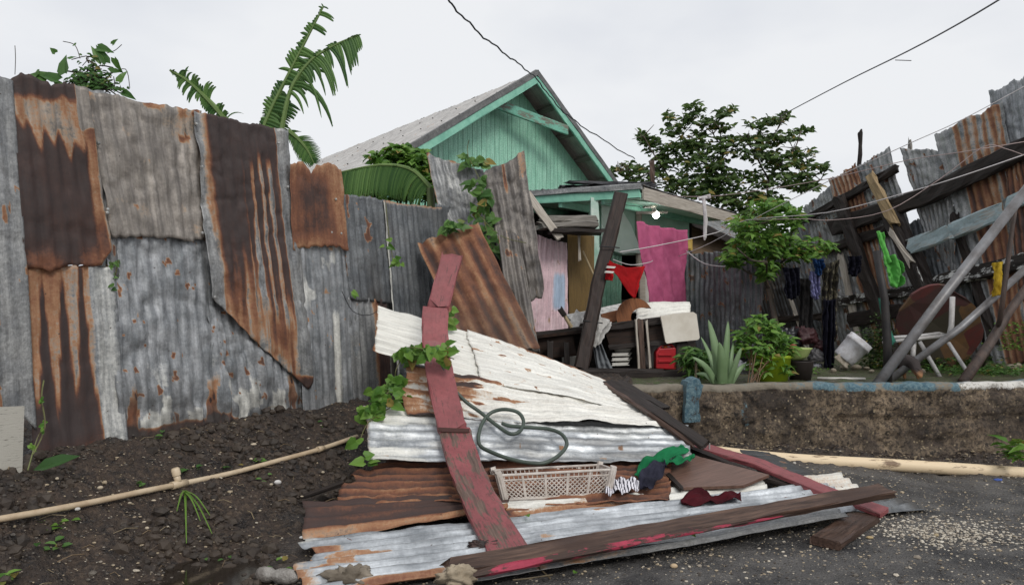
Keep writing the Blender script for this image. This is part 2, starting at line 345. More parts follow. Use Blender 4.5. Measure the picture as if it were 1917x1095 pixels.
STEM = plain('stem', lin(96, 84, 60), lin(70, 60, 44), scale=20)
BARK = plain('bark', lin(92, 80, 68), lin(58, 50, 44), scale=14, sv=(1, 1, .2), bmp=.6, dist=.01)

# ------------------------------------------------------------------ ground
FP0 = Vector((-2.57, 3.76, 0)); FD = Vector((.5026, .8645, 0)); FN = Vector((.8645, -.5026, 0))
WL = lambda x: 5.86 + .105 * (x - 1.0)                                   # front face of the low wall
def gz(x, y, detail=True):
    x = np.asarray(x, float); y = np.asarray(y, float)
    s = (x - FP0.x) * FN.x + (y - FP0.y) * FN.y
    wob = (fbm(x * 1.6, y * 1.6, 3) - .5) * .3
    bank = .44 * (1 - sm(.02, .98, s + wob * .7)) * sm(1.2, 2.6, y) ** .5
    bank = np.where(s < 0, .44, bank)
    bank *= 1 - sm(7.0, 8.5, y) * 0
    yl = 5.95 + .105 * (x - 1.0)
    ramp_w = sm(-.2, 1.3, x)                                              # sharp step where the wall stands, slope further left
    yard = .57 * ((1 - ramp_w) * sm(4.9, 6.6, y) + ramp_w * sm(-.02, .02, y - yl))
    rise = .13 * sm(4.3, 5.7, y) * (1 - sm(1.4, 3.6, x)) * (1 - sm(-.0, .02, y - yl) * ramp_w)
    z = np.maximum(np.maximum(bank, yard), rise)
    soil = soilm(x, y)
    lump = (fbm(x * 5, y * 5, 8) - .5) * .12 * soil + (np.abs(fbm(x * 14, y * 14, 9, 4) - .5)) * .11 * soil + (np.abs(fbm(x * 34, y * 34, 10, 2) - .5)) * .03 * soil
    pud = np.exp(-(((x + 1.35) / .42) ** 2 + ((y - 3.35) / .38) ** 2))
    z = z - .045 * pud
    z = z + lump * (1 - .75 * pud) + (fbm(x * 3, y * 3, 12) - .5) * .02 + (1 - soil) * (fbm(x * 45, y * 45, 13, 2) - .5) * .008
    yd = (y > yl) & (x > 1)
    return np.where(yd, .57 + (fbm(x * 4, y * 4, 14) - .5) * .05, z)
def soilm(x, y):
    e = (fbm(np.asarray(x) * 3, np.asarray(y) * 3, 21) - .5) * .5
    return np.maximum(1 - sm(-1.25, -.85, x + e), sm(5.2, 5.6, y))
def gzs(x, y): return float(gz(np.array([x]), np.array([y]))[0])
def axis(lo, a, b, hi, st):
    m = list(np.arange(a, b, st)); l = []; d = st; x = a
    while x > lo: d *= 1.35; x -= d; l.append(x)
    r = []; d = st; x = m[-1]
    while x < hi: d *= 1.35; x += d; r.append(x)
    return np.array(l[::-1] + m + r)
gx = axis(-600, -3.6, 4.6, 600, .022); gy = axis(-300, 2.2, 6.6, 900, .022)
GX, GY = np.meshgrid(gx, gy); GZ = gz(GX, GY)
far = np.maximum(sm(20, 60, np.abs(GX)), sm(25, 80, np.abs(GY))); GZ = GZ * (1 - far) + .4 * far
V = np.stack([GX, GY, GZ], -1).reshape(-1, 3); nx = len(gx)
idx = (np.arange(len(gy) - 1)[:, None] * nx + np.arange(nx - 1)[None]).ravel()
fs = np.stack([idx, idx + 1, idx + nx + 1, idx + nx], 1)
sl = soilm(GX, GY).ravel(); yd = ((GY > WL(GX) + .1) & (GX > 1)).astype(float).ravel()
m, n, l, b = newmat('ground')
tcn = n.new('ShaderNodeTexCoord'); v = tcn.outputs['Object']; a = n.new('ShaderNodeAttribute'); a.attribute_name = 'pt'; sp = n.new('ShaderNodeSeparateColor'); l.new(a.outputs['Color'], sp.inputs[0])
n1 = noise(n, l, v, 3, det=6); n2 = noise(n, l, v, 40, det=5, ro=.7); n3 = noise(n, l, v, 12, det=5, ro=.7)
vor = n.new('ShaderNodeTexVoronoi'); vor.inputs['Scale'].default_value = 75; l.new(v, vor.inputs['Vector'])
asph = mixc(n, l, mrange(n, l, n1, .38, .62), lin(42, 41, 42), lin(94, 91, 88))
hs = n.new('ShaderNodeHueSaturation'); hs.inputs['Saturation'].default_value = .12; l.new(vor.outputs['Color'], hs.inputs['Color'])
agg = mrange(n, l, vor.outputs['Distance'], .0, .55, 1, 0)
bright = mrange(n, l, math_(n, l, 'MULTIPLY', n3, 1.0), .5, .62, 0, 1)
spc = n.new('ShaderNodeSeparateColor'); l.new(vor.outputs['Color'], spc.inputs[0])
sel = math_(n, l, 'MULTIPLY', mrange(n, l, spc.outputs[0], .72, .76), math_(n, l, 'ADD', math_(n, l, 'MULTIPLY', bright, .75), .22))
asph = mixc(n, l, math_(n, l, 'MULTIPLY', sel, agg), asph, lin(176, 170, 158))
asph = mixc(n, l, mrange(n, l, n2, .5, .75, 0, .5), asph, lin(92, 88, 82))
dirtc = mixc(n, l, mrange(n, l, n3, .38, .62), lin(26, 21, 19), lin(70, 57, 47)); dirtc = mixc(n, l, mrange(n, l, n2, .5, .68, 0, .75), dirtc, lin(104, 88, 72)); dirtc = mixc(n, l, mrange(n, l, n1, .5, .68, 0, .5), dirtc, lin(30, 25, 24))
yardc = mixc(n, l, mrange(n, l, n3, .4, .6), lin(70, 62, 48), lin(66, 82, 38)); yardc = mixc(n, l, mrange(n, l, n2, .55, .6), yardc, lin(110, 100, 84))
gc = mixc(n, l, sp.outputs[0], asph, dirtc); gc = mixc(n, l, sp.outputs[1], gc, yardc); l.new(gc, b.inputs['Base Color'])
l.new(mrange(n, l, n3, .35, .6, .34, .8), b.inputs['Roughness']); bump(n, l, b, math_(n, l, 'ADD', n2, math_(n, l, 'MULTIPLY', agg, .5)), 1, .016)
GROUND = m
me = bpy.data.meshes.new('ground'); me.from_pydata(V.tolist(), [], fs.tolist()); me.materials.append(m)
ca = me.color_attributes.new('pt', 'FLOAT_COLOR', 'POINT'); d = np.zeros((len(V), 4)); d[:, 0] = sl; d[:, 1] = yd; ca.data.foreach_set('color', d.ravel())
me.polygons.foreach_set('use_smooth', [True] * len(me.polygons))
go = bpy.data.objects.new('ground', me); COL.objects.link(go); tag(go, kind='structure')
# puddle water in the gutter
m, n, l, b = newmat('muddy_water'); b.inputs['Base Color'].default_value = (.022, .017, .013, 1); b.inputs['Roughness'].default_value = .06
v = objvec(n, l); bump(n, l, b, noise(n, l, v, 14), .15, .003)
wv = [(-1.35 + .6 * math.cos(t), 3.33 + .5 * math.sin(t), -.022) for t in np.linspace(0, 2 * math.pi, 40, endpoint=False)]
link('puddle', wv, [tuple(range(40))], m, kind='structure')

# ------------------------------------------------------------------ loose stones
def stone_mesh(mb, c, r, p, sq=.7, n=7, rnd=random):
    ax = Vector((rnd.gauss(0, 1), rnd.gauss(0, 1), rnd.gauss(0, 1))).normalized(); b_ = len(mb.v)
    t = (1 + 5 ** .5) / 2
    ico = [(-1, t, 0), (1, t, 0), (-1, -t, 0), (1, -t, 0), (0, -1, t), (0, 1, t), (0, -1, -t), (0, 1, -t), (t, 0, -1), (t, 0, 1), (-t, 0, -1), (-t, 0, 1)]
    fi = [(0, 11, 5), (0, 5, 1), (0, 1, 7), (0, 7, 10), (0, 10, 11), (1, 5, 9), (5, 11, 4), (11, 10, 2), (10, 7, 6), (7, 1, 8), (3, 9, 4), (3, 4, 2), (3, 2, 6), (3, 6, 8), (3, 8, 9), (4, 9, 5), (2, 4, 11), (6, 2, 10), (8, 6, 7), (9, 8, 1)]
    M = Matrix.Rotation(rnd.uniform(0, 6.28), 3, ax); vs = []
    sx, sy, sz = r * rnd.uniform(.8, 1.3), r * rnd.uniform(.6, 1.0), r * sq * rnd.uniform(.6, 1)
    for q in ico:
        q = M @ (Vector(q).normalized() * rnd.uniform(.78, 1.1)); vs.append((c[0] + q.x * sx, c[1] + q.y * sy, c[2] + q.z * sz))
    mb.add(vs, fi, None, p)
m, n, l, b = newmat('stone'); a = n.new('ShaderNodeAttribute'); a.attribute_name = 'pt'; v = objvec(n, l)
fz = noise(n, l, v, 30, det=5); c = mixc(n, l, mrange(n, l, fz, .3, .7, 0, .45), a.outputs['Color'], lin(80, 70, 58)); l.new(c, b.inputs['Base Color']); b.inputs['Roughness'].default_value = .7
bump(n, l, b, noise(n, l, v, 120), .5, .002); STONE = m
pal = [lin(200, 190, 172), lin(150, 140, 126), lin(104, 98, 90), lin(176, 160, 134), lin(84, 80, 76), lin(66, 60, 56)]
mb = MB(); N_ = 0
while N_ < 13000:
    Y = 2.9 + random.random() * 3.1; X = random.uniform(-.72, .72) * Y
    if (X - FP0.x) * FN.x + (Y - FP0.y) * FN.y < 0 or (X > .9 and Y > WL(X) - .05): continue
    dens = float(fbm(X * 2.2, Y * 2.2, 33)); soil = float(soilm(X, Y))
    if dens < .5 and random.random() < .6: continue
    r = random.choice([.003, .0035, .004, .005, .006, .009]) * (1.0 if soil > .5 else .95)
    if random.random() < .02: r *= 2
    pc = random.choice(pal[:4] if random.random() < (.32 if soil > .5 else .4) else pal[2:])
    stone_mesh(mb, (X, Y, gzs(X, Y) + r * .2), r, pc[:3]); N_ += 1
mb.build('gravel', STONE, label='small pale and grey stones strewn over the soil and road', cat='gravel', kind='stuff')
mb = MB()
for k in range(700):
    X = random.uniform(1.0, 4.6); Y = WL(X) - abs(random.gauss(0, .16)) - .05; r = random.uniform(.004, .018)
    stone_mesh(mb, (X, Y, gzs(X, Y) + r * .2), r, lin(*random.choice([(70, 60, 50), (110, 96, 78), (50, 44, 40), (150, 134, 108)]))[:3])
mb.build('rubble', STONE, label='crumbled concrete rubble along the foot of the low wall', cat='rubble', kind='stuff')
mb = MB(); N_ = 0
while N_ < 2600:
    Y = 2.7 + random.random() * 3.3; X = random.uniform(-.72, -.1) * Y
    if (X - FP0.x) * FN.x + (Y - FP0.y) * FN.y < .03 or float(soilm(X, Y)) < .6: continue
    r = random.choice([.005, .006, .007, .009, .012, .016, .024, .036]) * random.uniform(.6, 1.2)
    if float(fbm(X * 3, Y * 3, 44)) < .47: continue
    stone_mesh(mb, (X, Y, gzs(X, Y) + r * .1), r, lin(*random.choice([(44, 36, 32), (60, 50, 42), (36, 30, 27), (52, 43, 36)]))[:3], 1.0); N_ += 1
mb.build('soil_clods', STONE, label='dark clods of earth over the dirt bank', cat='soil', kind='stuff')
mb = MB()
for k in range(170):
    Y = 2.8 + random.random() * 3; X = random.uniform(-.7, .05) * Y
    if (X - FP0.x) * FN.x + (Y - FP0.y) * FN.y < .05 or float(soilm(X, Y)) < .4: continue
    q = Vector((X, Y, gzs(X, Y) + .012)); a = random.uniform(0, 6.28); L_ = random.uniform(.03, .14); d = Vector((math.cos(a), math.sin(a), random.uniform(-.05, .25))) * L_
    mb.tube([q, q + d * .5 + Vector((random.uniform(-.01, .01), 0, .012)), q + d], random.uniform(.001, .0028), 4, p=lin(*random.choice([(120, 100, 74), (80, 64, 50), (150, 134, 104)]))[:3])
mb.build('dry_twigs', STONE, label='dry roots and twigs scattered over the dirt bank', cat='twig', kind='stuff')
def rock(px, py, r, col, label, z=None, name='stone', sq=.75, group=None):
    p = at(px, py, 4)
    zz = 0
    for _ in range(6): p = onz(px, py, zz if z is None else z); zz = gzs(p.x, p.y)
    mb = MB(); rr = random.Random(px); c = (p.x, p.y, p.z + r * .35)
    stone_mesh(mb, c, r, col[:3], sq, rnd=rr)
    o = mb.build(name, STONE, label=label, cat='stone', group=group); sb = o.modifiers.new('s', 'SUBSURF'); sb.levels = sb.render_levels = 1
    return o
rock(1262, 1062, .026, lin(196, 172, 138), 'pale tan stone lying alone on the road below the fallen beam')
rock(1320, 1052, .016, lin(96, 92, 90), 'grey pebble right of the pale tan stone on the road')
rock(1628, 1008, .021, lin(190, 166, 120), 'yellowish stone touching the right side of the short plank')
rock(1752, 1003, .018, lin(178, 160, 126), 'tan stone alone on the dark road right of the short plank')
rock(1747, 1020, .013, lin(186, 176, 156), 'small pale stone on the road just below the tan stone')
rock(1843, 1020, .014, lin(190, 180, 160), 'small cream stone by the white gravel patch at the right')
rock(1487, 868, .019, lin(205, 200, 190), 'white stone just in front of the big fallen pipe')
rock(566, 1008, .02, lin(214, 214, 212), 'white chip beside the torn corner of the lowest sheet')
rock(520, 905, .02, lin(225, 222, 218), 'upright white shard on the dirt bank')
rock(145, 955, .014, lin(212, 210, 204), 'white pebble above the thin pipe on the dirt bank')
for k, (px, py, r) in enumerate([(107, 897, .012), (188, 915, .015), (288, 938, .012), (243, 943, .012), (475, 833, .014), (470, 860, .012), (487, 957, .013), (508, 908, .012), (605, 885, .012), (275, 990, .012), (270, 978, .01), (565, 930, .012)]):
    rock(px, py, r, lin(190, 176, 152), 'small beige pebble half sunk in the dark dirt bank', group='beige pebbles on the dirt bank')
mb = MB()
for k in range(1100):
    X0, Y0 = 2.35 + random.gauss(0, .22), 4.05 + random.gauss(0, .16); r = random.uniform(.003, .010)
    stone_mesh(mb, (X0, Y0, gzs(X0, Y0) + r * .3), r, random.choice(pal[:2] + [lin(214, 206, 190)])[:3])
mb.build('white_gravel', STONE, label='patch of crushed white gravel at the right edge of the road', cat='gravel', kind='stuff')

# ------------------------------------------------------------------ left fence
def fpt(px, py, off=0): return onpl(px, py, FP0, FN, off)
fence = thing('corrugated_fence', 'tall patched fence of grey and rusty corrugated sheets running back on the left', 'fence', fpt(300, 800))
Z0 = lambda u: np.zeros_like(u)
def drips(u, v, x, y, seed, top, spread=.3, w=30):
    return sm(top + spread, top - spread * .2, v - spread * 1.6 * (vn(x * w, x * 0, seed) - .5))
def blot(x, y, s, seed, lo=.55, hi=.7): return sm(lo, hi, fbm(x * s, y * s, seed))
def fsheet(pts, off, mat, paint, label=None, **kw):
    kw.setdefault('amp', .0055)
    return sheet('metal_sheet', [fpt(a, b, off) for a, b in pts], mat, paint, parent=fence, label=label, **kw)
def p_grey(r=.0, g=.1, seed=1, rs=3, wh=0):
    def f(u, v, x, y, rib):
        spots = sm(.70, .78, fbm(x * 14, y * 9, seed + 4, 3)) * .75
        ox = np.maximum(spots, r * sm(.5, .75, fbm(x * rs, y * 1.2, seed)) + r * .35)
        gr = g + .35 * sm(.55, .75, fbm(x * 6, y * 3, seed + 7)) + g * 2 * sm(.8, 1, v)
        whi = wh * sm(.45, .7, fbm(x * 7, y * 3, seed + 9)); return ox, whi, gr
    return f
def p_f1(u, v, x, y, rib):
    ox = np.where(u < .42, 1, 0) * sm(.55, .8, v) * .62 + sm(.66, .7, fbm(x * 14, y * 9, 5)) * .6 + sm(.97, 1, v) * .6
    return ox, .12 + 0 * u, .12 * sm(.5, .7, fbm(x * 5, y * 2, 4))
fsheet([(-95, 118), (24, 150), (70, 815), (-60, 860)], .03, G_MID, p_f1, seed=1, bot=[(0, .9), (.8, .93), (1, .99)], holes=3)
def p_f2(u, v, x, y, rib):
    n = fbm(x * 9, y * 3, 61) - .5
    tongues = .16 + .20 * vn(x * 17, x * 0 + .5, 3) + .04 * rib
    band = .95 * sm(.12, .05, v + n * .16)
    mid = sm(tongues - .03, tongues + .09, v) * .93
    tan = .47 + n * .35 + .06 * rib + (fbm(x * 30, y * 2, 66) - .5) * .3
    ox = np.maximum(np.maximum(band, tan), mid)
    edge = sm(.80, .88, u + n * .1) ; ox = ox * (1 - edge) + edge * (.60 + .25 * n + .12 * np.sin(y * 9))
    ox = ox * (1 - sm(.965, 1, u + n * .05) * .5)
    low = sm(.86, 1, v + n * .25); ox = ox * (1 - low * .28)
    topg = ((u > .8) & (v < .22)).astype(float); ox = ox * (1 - topg * .9)
    return ox, .05 + 0 * u, 0 * u
fsheet([(16, 143), (162, 168), (217, 502), (44, 500)], .025, G_WARM, p_f2, 'dark rust brown fence sheet with orange edges', seed=2, bot=[(0, 1), (.82, 1), (1, .9)], top=[(0, .0), (.15, -.03), (.3, 0), (1, 0)], rag=.02, dent=.03, holes=4, amp=.007)
fsheet([(140, 168), (205, 174), (225, 520), (180, 520)], -.012, G_MID, p_grey(.1, .1, 3), seed=33)
def p_f3(u, v, x, y, rib):
    n = fbm(x * 8, y * 2, 71) - .5
    rb = np.cos(2 * np.pi * x / .105 + 1.2); T = 1.05 - 2.9 * v + n * 1.2
    dark = sm(-.22, .22, rb - T); ox = .47 + n * .25 + dark * .5
    k = sm(.68, .74, u + n * .08); ox = ox * (1 - k)
    ox = np.maximum(ox, 0) - .16 * sm(.82, .95, v) * (1 - k)
    return ox, .5 * k * sm(.35, .1, np.abs(u - .8)) + .32 * (1 - v) * (1 - k), .25 * sm(.88, 1, v)
fsheet([(46, 496), (216, 500), (240, 840), (62, 880)], .012, G_BLUE, p_f3, 'fence sheet with dark rust stripes running down pale ribs', seed=3, pitch=.105, dent=.02, holes=3, amp=.007)
def p_f4(u, v, x, y, rib):
    ox = .38 * blot(x, y, 4, 81, .5, .7) + .35 * sm(.1, 0, v) * vn(x * 20, y * 3, 2) + sm(.7, .74, fbm(x * 10, y * 10, 85, 3)) * .35
    return ox, 0 * u, .1 + .3 * blot(x, y, 6, 88, .55, .75)
fsheet([(157, 168), (375, 208), (388, 450), (208, 442)], .006, G_WARM, p_f4, 'grey upper fence sheet with brownish stains', seed=4, amp=.005, dent=.035, rag=.015, bot=[(0, 1), (.5, .985), (.75, 1.03), (1, 1)])
def p_f5(u, v, x, y, rib):
    n = fbm(x * 7, y * 5, 91)
    ox = sm(.72, .76, fbm(x * 16, y * 14, 92, 3)) * .7 + sm(.62, .68, fbm(x * 11, y * 1.8, 93)) * sm(.55, .9, v) * .65 + sm(.93, .97, v + (n - .5) * .05) * .86
    wh = sm(.58, .64, fbm(x * 10, y * 6, 96)) * sm(.5, .85, v) * .6
    return ox, wh + .05, .15 + .55 * sm(.45, .95, v) * sm(.42, .6, n)
fsheet([(196, 420), (410, 430), (428, 795), (222, 830)], -.012, G_BLUE, p_f5, 'blue grey lower fence sheet, dented and grimy', seed=5, dent=.045, rag=.03, holes=3)
fsheet([(372, 430), (570, 430), (606, 785), (410, 803)], -.02, G_BLUE, p_f5, seed=6, dent=.05, rag=.03, holes=2)
def p_f6(u, v, x, y, rib):
    n = fbm(x * 7, y * 2, 101) - .5
    rb = np.cos(2 * np.pi * x / .088 + .4); ox = .97 + 0 * u
    g = sm(.40, .46, u) * sm(.83, .79, u)
    hs_ = fbm(x * 34, y * 1.6, 107, 3) - .5
    gap = g * sm(-.35, .3, rb + n * 1.5 + hs_) * sm(.09, .17, v + n * .12) * sm(.80, .62, v + n * .3)
    ox = ox - gap * (.58 + .35 * n)
    ed = sm(.17, .08, u + n * .08); ox = ox * (1 - ed) + ed * (.42 + n * .7 - .28 * sm(.08, .02, u))
    low = sm(.58 - .25 * (1 - u), .80 - .1 * (1 - u), v + n * .15 - .06 * rb); ox = ox - low * (.40 + hs_ * .7)
    ox = ox - sm(.12, .0, (u * .42 + .64) - v) * .12
    k = sm(.82, .86, u + n * .03); ox = ox * (1 - k) + k * .1
    tip = sm(.93, .955, v + n * .02); ox = ox * (1 - tip) + tip * .82
    return ox, .2 * k * sm(.5, .6, fbm(x * 9, y * 4, 8)), .1 * k
fsheet([(362, 206), (540, 247), (592, 730), (408, 730)], .03, G_MID, p_f6, 'big rusty fence sheet with pale vertical streaks and slanting torn lower edge', seed=7, pitch=.088, bot=[(0, .66), (.1, .70), (.5, .86), (.88, .985), (.93, 1.0), (1, .96)], dent=.035, holes=6, rag=.012)
def p_f7(u, v, x, y, rib):
    n = fbm(x * 6, y * 5, 111) - .5
    c = sm(.5, .2, np.abs(u - .4) + n * .3) * sm(.5, .25, np.abs(v - .5) + n * .3)
    return .56 + c * .2 + n * .25, 0 * u, 0 * u
fsheet([(538, 303), (638, 312), (652, 466), (549, 463)], .035, G_WARM, p_f7, 'small square fence sheet, plain orange brown rust', seed=8, amp=.002, rag=.02, top=[(0, .0), (.3, .02), (.4, .12), (.5, .02), (.6, .0), (1, 0)], holes=4)
def p_f8(u, v, x, y, rib):
    st = sm(.1, .04, np.abs(u - .62)) * sm(.35, .45, v)
    return sm(.93, .98, v) * .8 + sm(.72, .76, fbm(x * 14, y * 12, 5, 3)) * .5, .55 * sm(.45, .6, fbm(x * 8, y * 6, 121)) * sm(.5, .3, v) + st * .7, .2 + .3 * sm(.6, 1, v)
fsheet([(538, 440), (662, 450), (678, 775), (570, 786)], .0, G_BLUE, p_f8, 'pale fence sheet with whitish patches under the small rusty square', seed=9, holes=1)
fsheet([(638, 362), (719, 374), (741, 568), (656, 562)], .02, G_DARK, p_grey(.0, .2, 11), seed=10)
def p_f10(u, v, x, y, rib):
    n = fbm(x * 8, y * 2, 131) - .5
    return sm(.5, .8, u + n * .2) * .85 + sm(.9, 1, v) * .4, .2 + 0 * u, .15 + 0 * u
fsheet([(650, 556), (722, 562), (735, 775), (664, 775)], .01, G_MID, p_f10, 'fence sheet with deep rust down its right side', seed=11)
def p_f11(u, v, x, y, rib):
    return sm(.03, .0, v) * .5, .8 * sm(.06, .02, u + .03 * (fbm(y * 6, y * 0, 3) - .5)), .25 + .25 * sm(.5, .7, fbm(x * 5, y * 3, 9))
fsheet([(716, 376), (826, 390), (860, 760), (748, 760)], .03, G_DARK, p_f11, 'grey fence sheet with a white left edge', seed=12, amp=.01)
fsheet([(815, 380), (905, 400), (930, 760), (850, 760)], .0, G_DARK, p_grey(0, .3, 14), seed=13)
# rails and posts on the far side of the fence
for px, a, b in ((100, 160, 870), (365, 215, 790), (545, 310, 770), (715, 385, 760)):
    mb = MB(); mb.beam([fpt(px + 22, b, -.10), fpt(px, a + 25, -.10)], .07, .07, up=FN, seed=px); mb.build('post', W_GREY, fence)
for fr in (.25, .75):
    mb = MB(); mb.beam([fpt(-60, 130 + 700 * fr, -.055), fpt(880, 400 + 330 * fr, -.055)], .035, .08, seed=int(fr * 10)); mb.build('rail', W_GREY, fence)
# nails
for px, py in [(186, 268), (202, 398), (369, 232), (379, 312), (403, 556), (523, 268), (540, 350), (630, 373), (622, 435), (640, 437), (380, 436), (203, 392), (186, 268)]:
    mb = MB(); p = fpt(px, py, .045); mb.lathe(p - FN * .01, FN, [(0, .011), (.008, .009), (.011, .0)], 8); mb.build('roofing_nail', plain('nail', lin(190, 190, 186), metallic=.6, rough=.35), fence)
# white board at the left edge
mb = MB(); P0 = [fpt(-70, 765, .14), fpt(46, 760, .14), fpt(40, 936, .19), fpt(-75, 938, .19)]
ex = FN * .018; vs = P0 + [q - ex for q in P0]
mb.add(vs, [(0, 3, 2, 1), (4, 5, 6, 7), (0, 1, 5, 4), (1, 2, 6, 5), (2, 3, 7, 6), (3, 0, 4, 7)], [(q.x * 2, q.z * 2, 0) for q in vs])
m, n, l, b = newmat('cracked_white_paint'); cdn = n.new('ShaderNodeAttribute'); cdn.attribute_name = 'crd'
cn = noise(n, l, cdn.outputs['Vector'], 6, (2.5, 14, 1), 6, .7); l.new(mixc(n, l, mrange(n, l, cn, .36, .40), lin(70, 64, 58), lin(172, 168, 158)), b.inputs['Base Color']); bump(n, l, b, cn, .6)
mb.build('painted_board', m, label='weathered off-white board leaning at the left edge of the fence', cat='board')

# ------------------------------------------------------------------ fallen sheets
def fallen(q, mat, paint, label, **kw):
    return sheet('fallen_sheet', [at(*k) for k in q], mat, paint, label=label, cat='metal sheet', group='fallen corrugated sheets', **kw)
# ribs run from "top" (left end) to "bottom" (right end): corners are left-near? given as start-far, start-near, end-near, end-far
def p_s1(u, v, x, y, rib):
    n = fbm(x * 12, y * 8, 141) - .5
    ed = sm(.045, .0, v + n * .05) * .62 + sm(.95, 1, u + n * .06) * .5 * sm(.35, 0, v)
    return ed + sm(.75, .78, fbm(x * 9, y * 22, 143, 3)) * .5, .78 + 0 * u, .0 + .12 * sm(.5, .75, fbm(x * 12, y * 2, 144))
fallen([(706, 570, 5.93), (698, 657, 5.62), (902, 714, 5.42), (888, 624, 6.0)], G_WHITE, p_s1, 'white corrugated sheet at the top of the pile, under the red board', seed=21, rag=.012, dent=.015, amp=.006, holes=1)
def p_s2(u, v, x, y, rib):
    n = fbm(x * 6, y * 4, 151) - .5
    st = sm(.64, .72, fbm(x * 26, y * 12, 152)) * .46
    ed = sm(.10, .02, u + n * .06) * .62 * sm(.1, .4, v)
    return np.maximum(st, ed) + sm(.76, .79, fbm(x * 14, y * 12, 155, 3)) * .4 + sm(.93, 1.0, v + n * .1) * .15, .52 + .2 * (1 - v), .25 * sm(.8, 1, v) + .12 * sm(.5, .7, fbm(x * 10, y * 2, 3))
fallen([(872, 618, 6.01), (899, 716, 5.40), (1212, 781, 5.30), (1136, 714, 6.08)], G_CREAM, p_s2, 'long cream sheet with rust freckles sloping down from the yard', seed=22, rag=.012, dent=.025, amp=.0045, holes=5, bow=.02, bot=[(0, 1), (.5, 1.0), (1, .985)])
def p_s3(u, v, x, y, rib):
    n = fbm(x * 9, y * 5, 161) - .5; n2 = fbm(x * 22, y * 5, 163) - .5
    ox = sm(.40, .2, v + n * .3) * (.52 + .5 * n2 + .06 * rib) + sm(.58, .66, fbm(x * 14, y * 2.2, 162)) * .6 * sm(.75, .35, v) + sm(.95, 1, u) * .45 * sm(.7, .3, v)
    return ox, .5 + 0 * u, .15 * sm(.6, .9, v)
fallen([(758, 680, 5.38), (758, 778, 4.98), (1240, 802, 5.08), (1206, 762, 5.50)], G_CREAM, p_s3, 'pale sheet blotched with heavy rust at its left end, under the cream sheet', seed=23, rag=.015, dent=.04, holes=3, top=[(0, 0), (.4, .0), (.7, -.01), (1, .015)])
def p_s4(u, v, x, y, rib):
    n = fbm(x * 10, y * 1.5, 171) - .5
    return sm(.03, 0, v) * .42 + sm(.76, .79, fbm(x * 9, y * 9, 173, 3)) * .5, .40 * sm(.42, .6, fbm(x * 9, y * 1.6, 172)) + .35 * sm(.35, .1, v), .12 + .6 * sm(.3, .5, v) * sm(.42, .62, n + .5)
fallen([(683, 762, 5.06), (690, 862, 4.62), (1292, 862, 4.80), (1290, 795, 5.2)], G_SILV, p_s4, 'broad pale blue grey sheet lying under the green hose', seed=24, rag=.012, dent=.03, amp=.009)
def p_s5(u, v, x, y, rib): return .72 + .18 * (fbm(x * 10, y * 3, 181) - .5) - .10 * rib, 0 * u, .1 + 0 * u
fallen([(650, 850, 4.95), (612, 948, 4.22), (1250, 940, 4.35), (1260, 850, 4.95)], G_BROWN, p_s5, 'wide rust brown sheet beneath the white crate', seed=25, pitch=.085, amp=.013, rag=.012, dent=.04, top=[(0, .16), (.2, .12), (.42, .03), (.46, .03), (.54, .055), (.58, .03), (.66, .02), (1, .03)])
def p_s6(u, v, x, y, rib):
    n = fbm(x * 8, y * 3, 191) - .5; e = sm(.66, .8, u + n * .12)
    return (.85 + .2 * n - .06 * rib) * (1 - e) + e * (.54 + n * .35) - .5 * sm(.95, 1, u) * sm(.15, .05, v) , .75 * sm(.78, .9, u + n * .1) * sm(.13, .05, v), 0 * u
fallen([(570, 940, 4.2), (566, 1018, 3.79), (950, 952, 4.21), (960, 925, 4.42)], G_BROWN, p_s6, 'grey brown rusted sheet with a bright orange lower edge', seed=26, pitch=.085, amp=.011, rag=.014, dent=.02)
def p_s7(u, v, x, y, rib):
    n = fbm(x * 9, y * 4, 201) - .5
    ox = sm(.06, .0, v + n * .05) * .5 * sm(.2, .6, u + n) + sm(.10, .03, np.abs(u - .27) + n * .05) * sm(.09, .02, v + n * .06 - .02) * .62 + sm(.74, .78, fbm(x * 12, y * 2.5, 202, 3)) * .5
    ox = ox + sm(.84, .9, u + n * .1) * sm(.06, .1, v) * sm(.26, .18, v) * .62
    return ox, .18 * sm(.5, .62, fbm(x * 9, y * 2, 205)) + .5 * sm(.03, .0, v) * sm(.3, .6, n + .5), .10 + .2 * sm(.5, .66, fbm(x * 30, y * 4, 206, 3))
fallen([(574, 1008, 3.76), (535, 1120, 3.02), (1640, 960, 4.22), (1540, 902, 4.66)], G_SILV, p_s7, 'long silver corrugated sheet across the front of the pile', seed=27, pitch=.080, amp=.011, rag=.010, dent=.012, top=[(0, 0), (.1, -.012), (.2, .01), (.3, .025), (.45, .012), (.5, -.006), (.62, .0), (1, .03)], rgt=[(0, 1), (.55, 1), (1, .8)])
def p_s8(u, v, x, y, rib):
    n = fbm(x * 9, y * 3, 211) - .5
    return sm(.3, .8, u + n * .4) * sm(.8, .3, v + n) * .58 + sm(.6, .66, fbm(x * 14, y * 4, 212)) * .42, .45 + .3 * sm(.3, .5, v), .15 + 0 * u
fallen([(935, 938, 4.30), (945, 972, 4.12), (1440, 918, 4.60), (1430, 895, 4.78)], G_WHITE, p_s8, 'narrow cream strip of sheet with an orange edge in front of the crate', seed=28, rag=.008, dent=.015)
def p_s9(u, v, x, y, rib): return sm(.55, .8, fbm(x * 5, y * 1.5, 221)) * .5, 0 * u, .3 + 0 * u
fallen([(870, 1050, 3.46), (880, 1092, 3.18), (1590, 968, 4.08), (1560, 945, 4.3)], G_MID, p_s9, 'grey sheet edge showing below the long brown beam', seed=29, rag=.01, dent=.01, amp=.007)
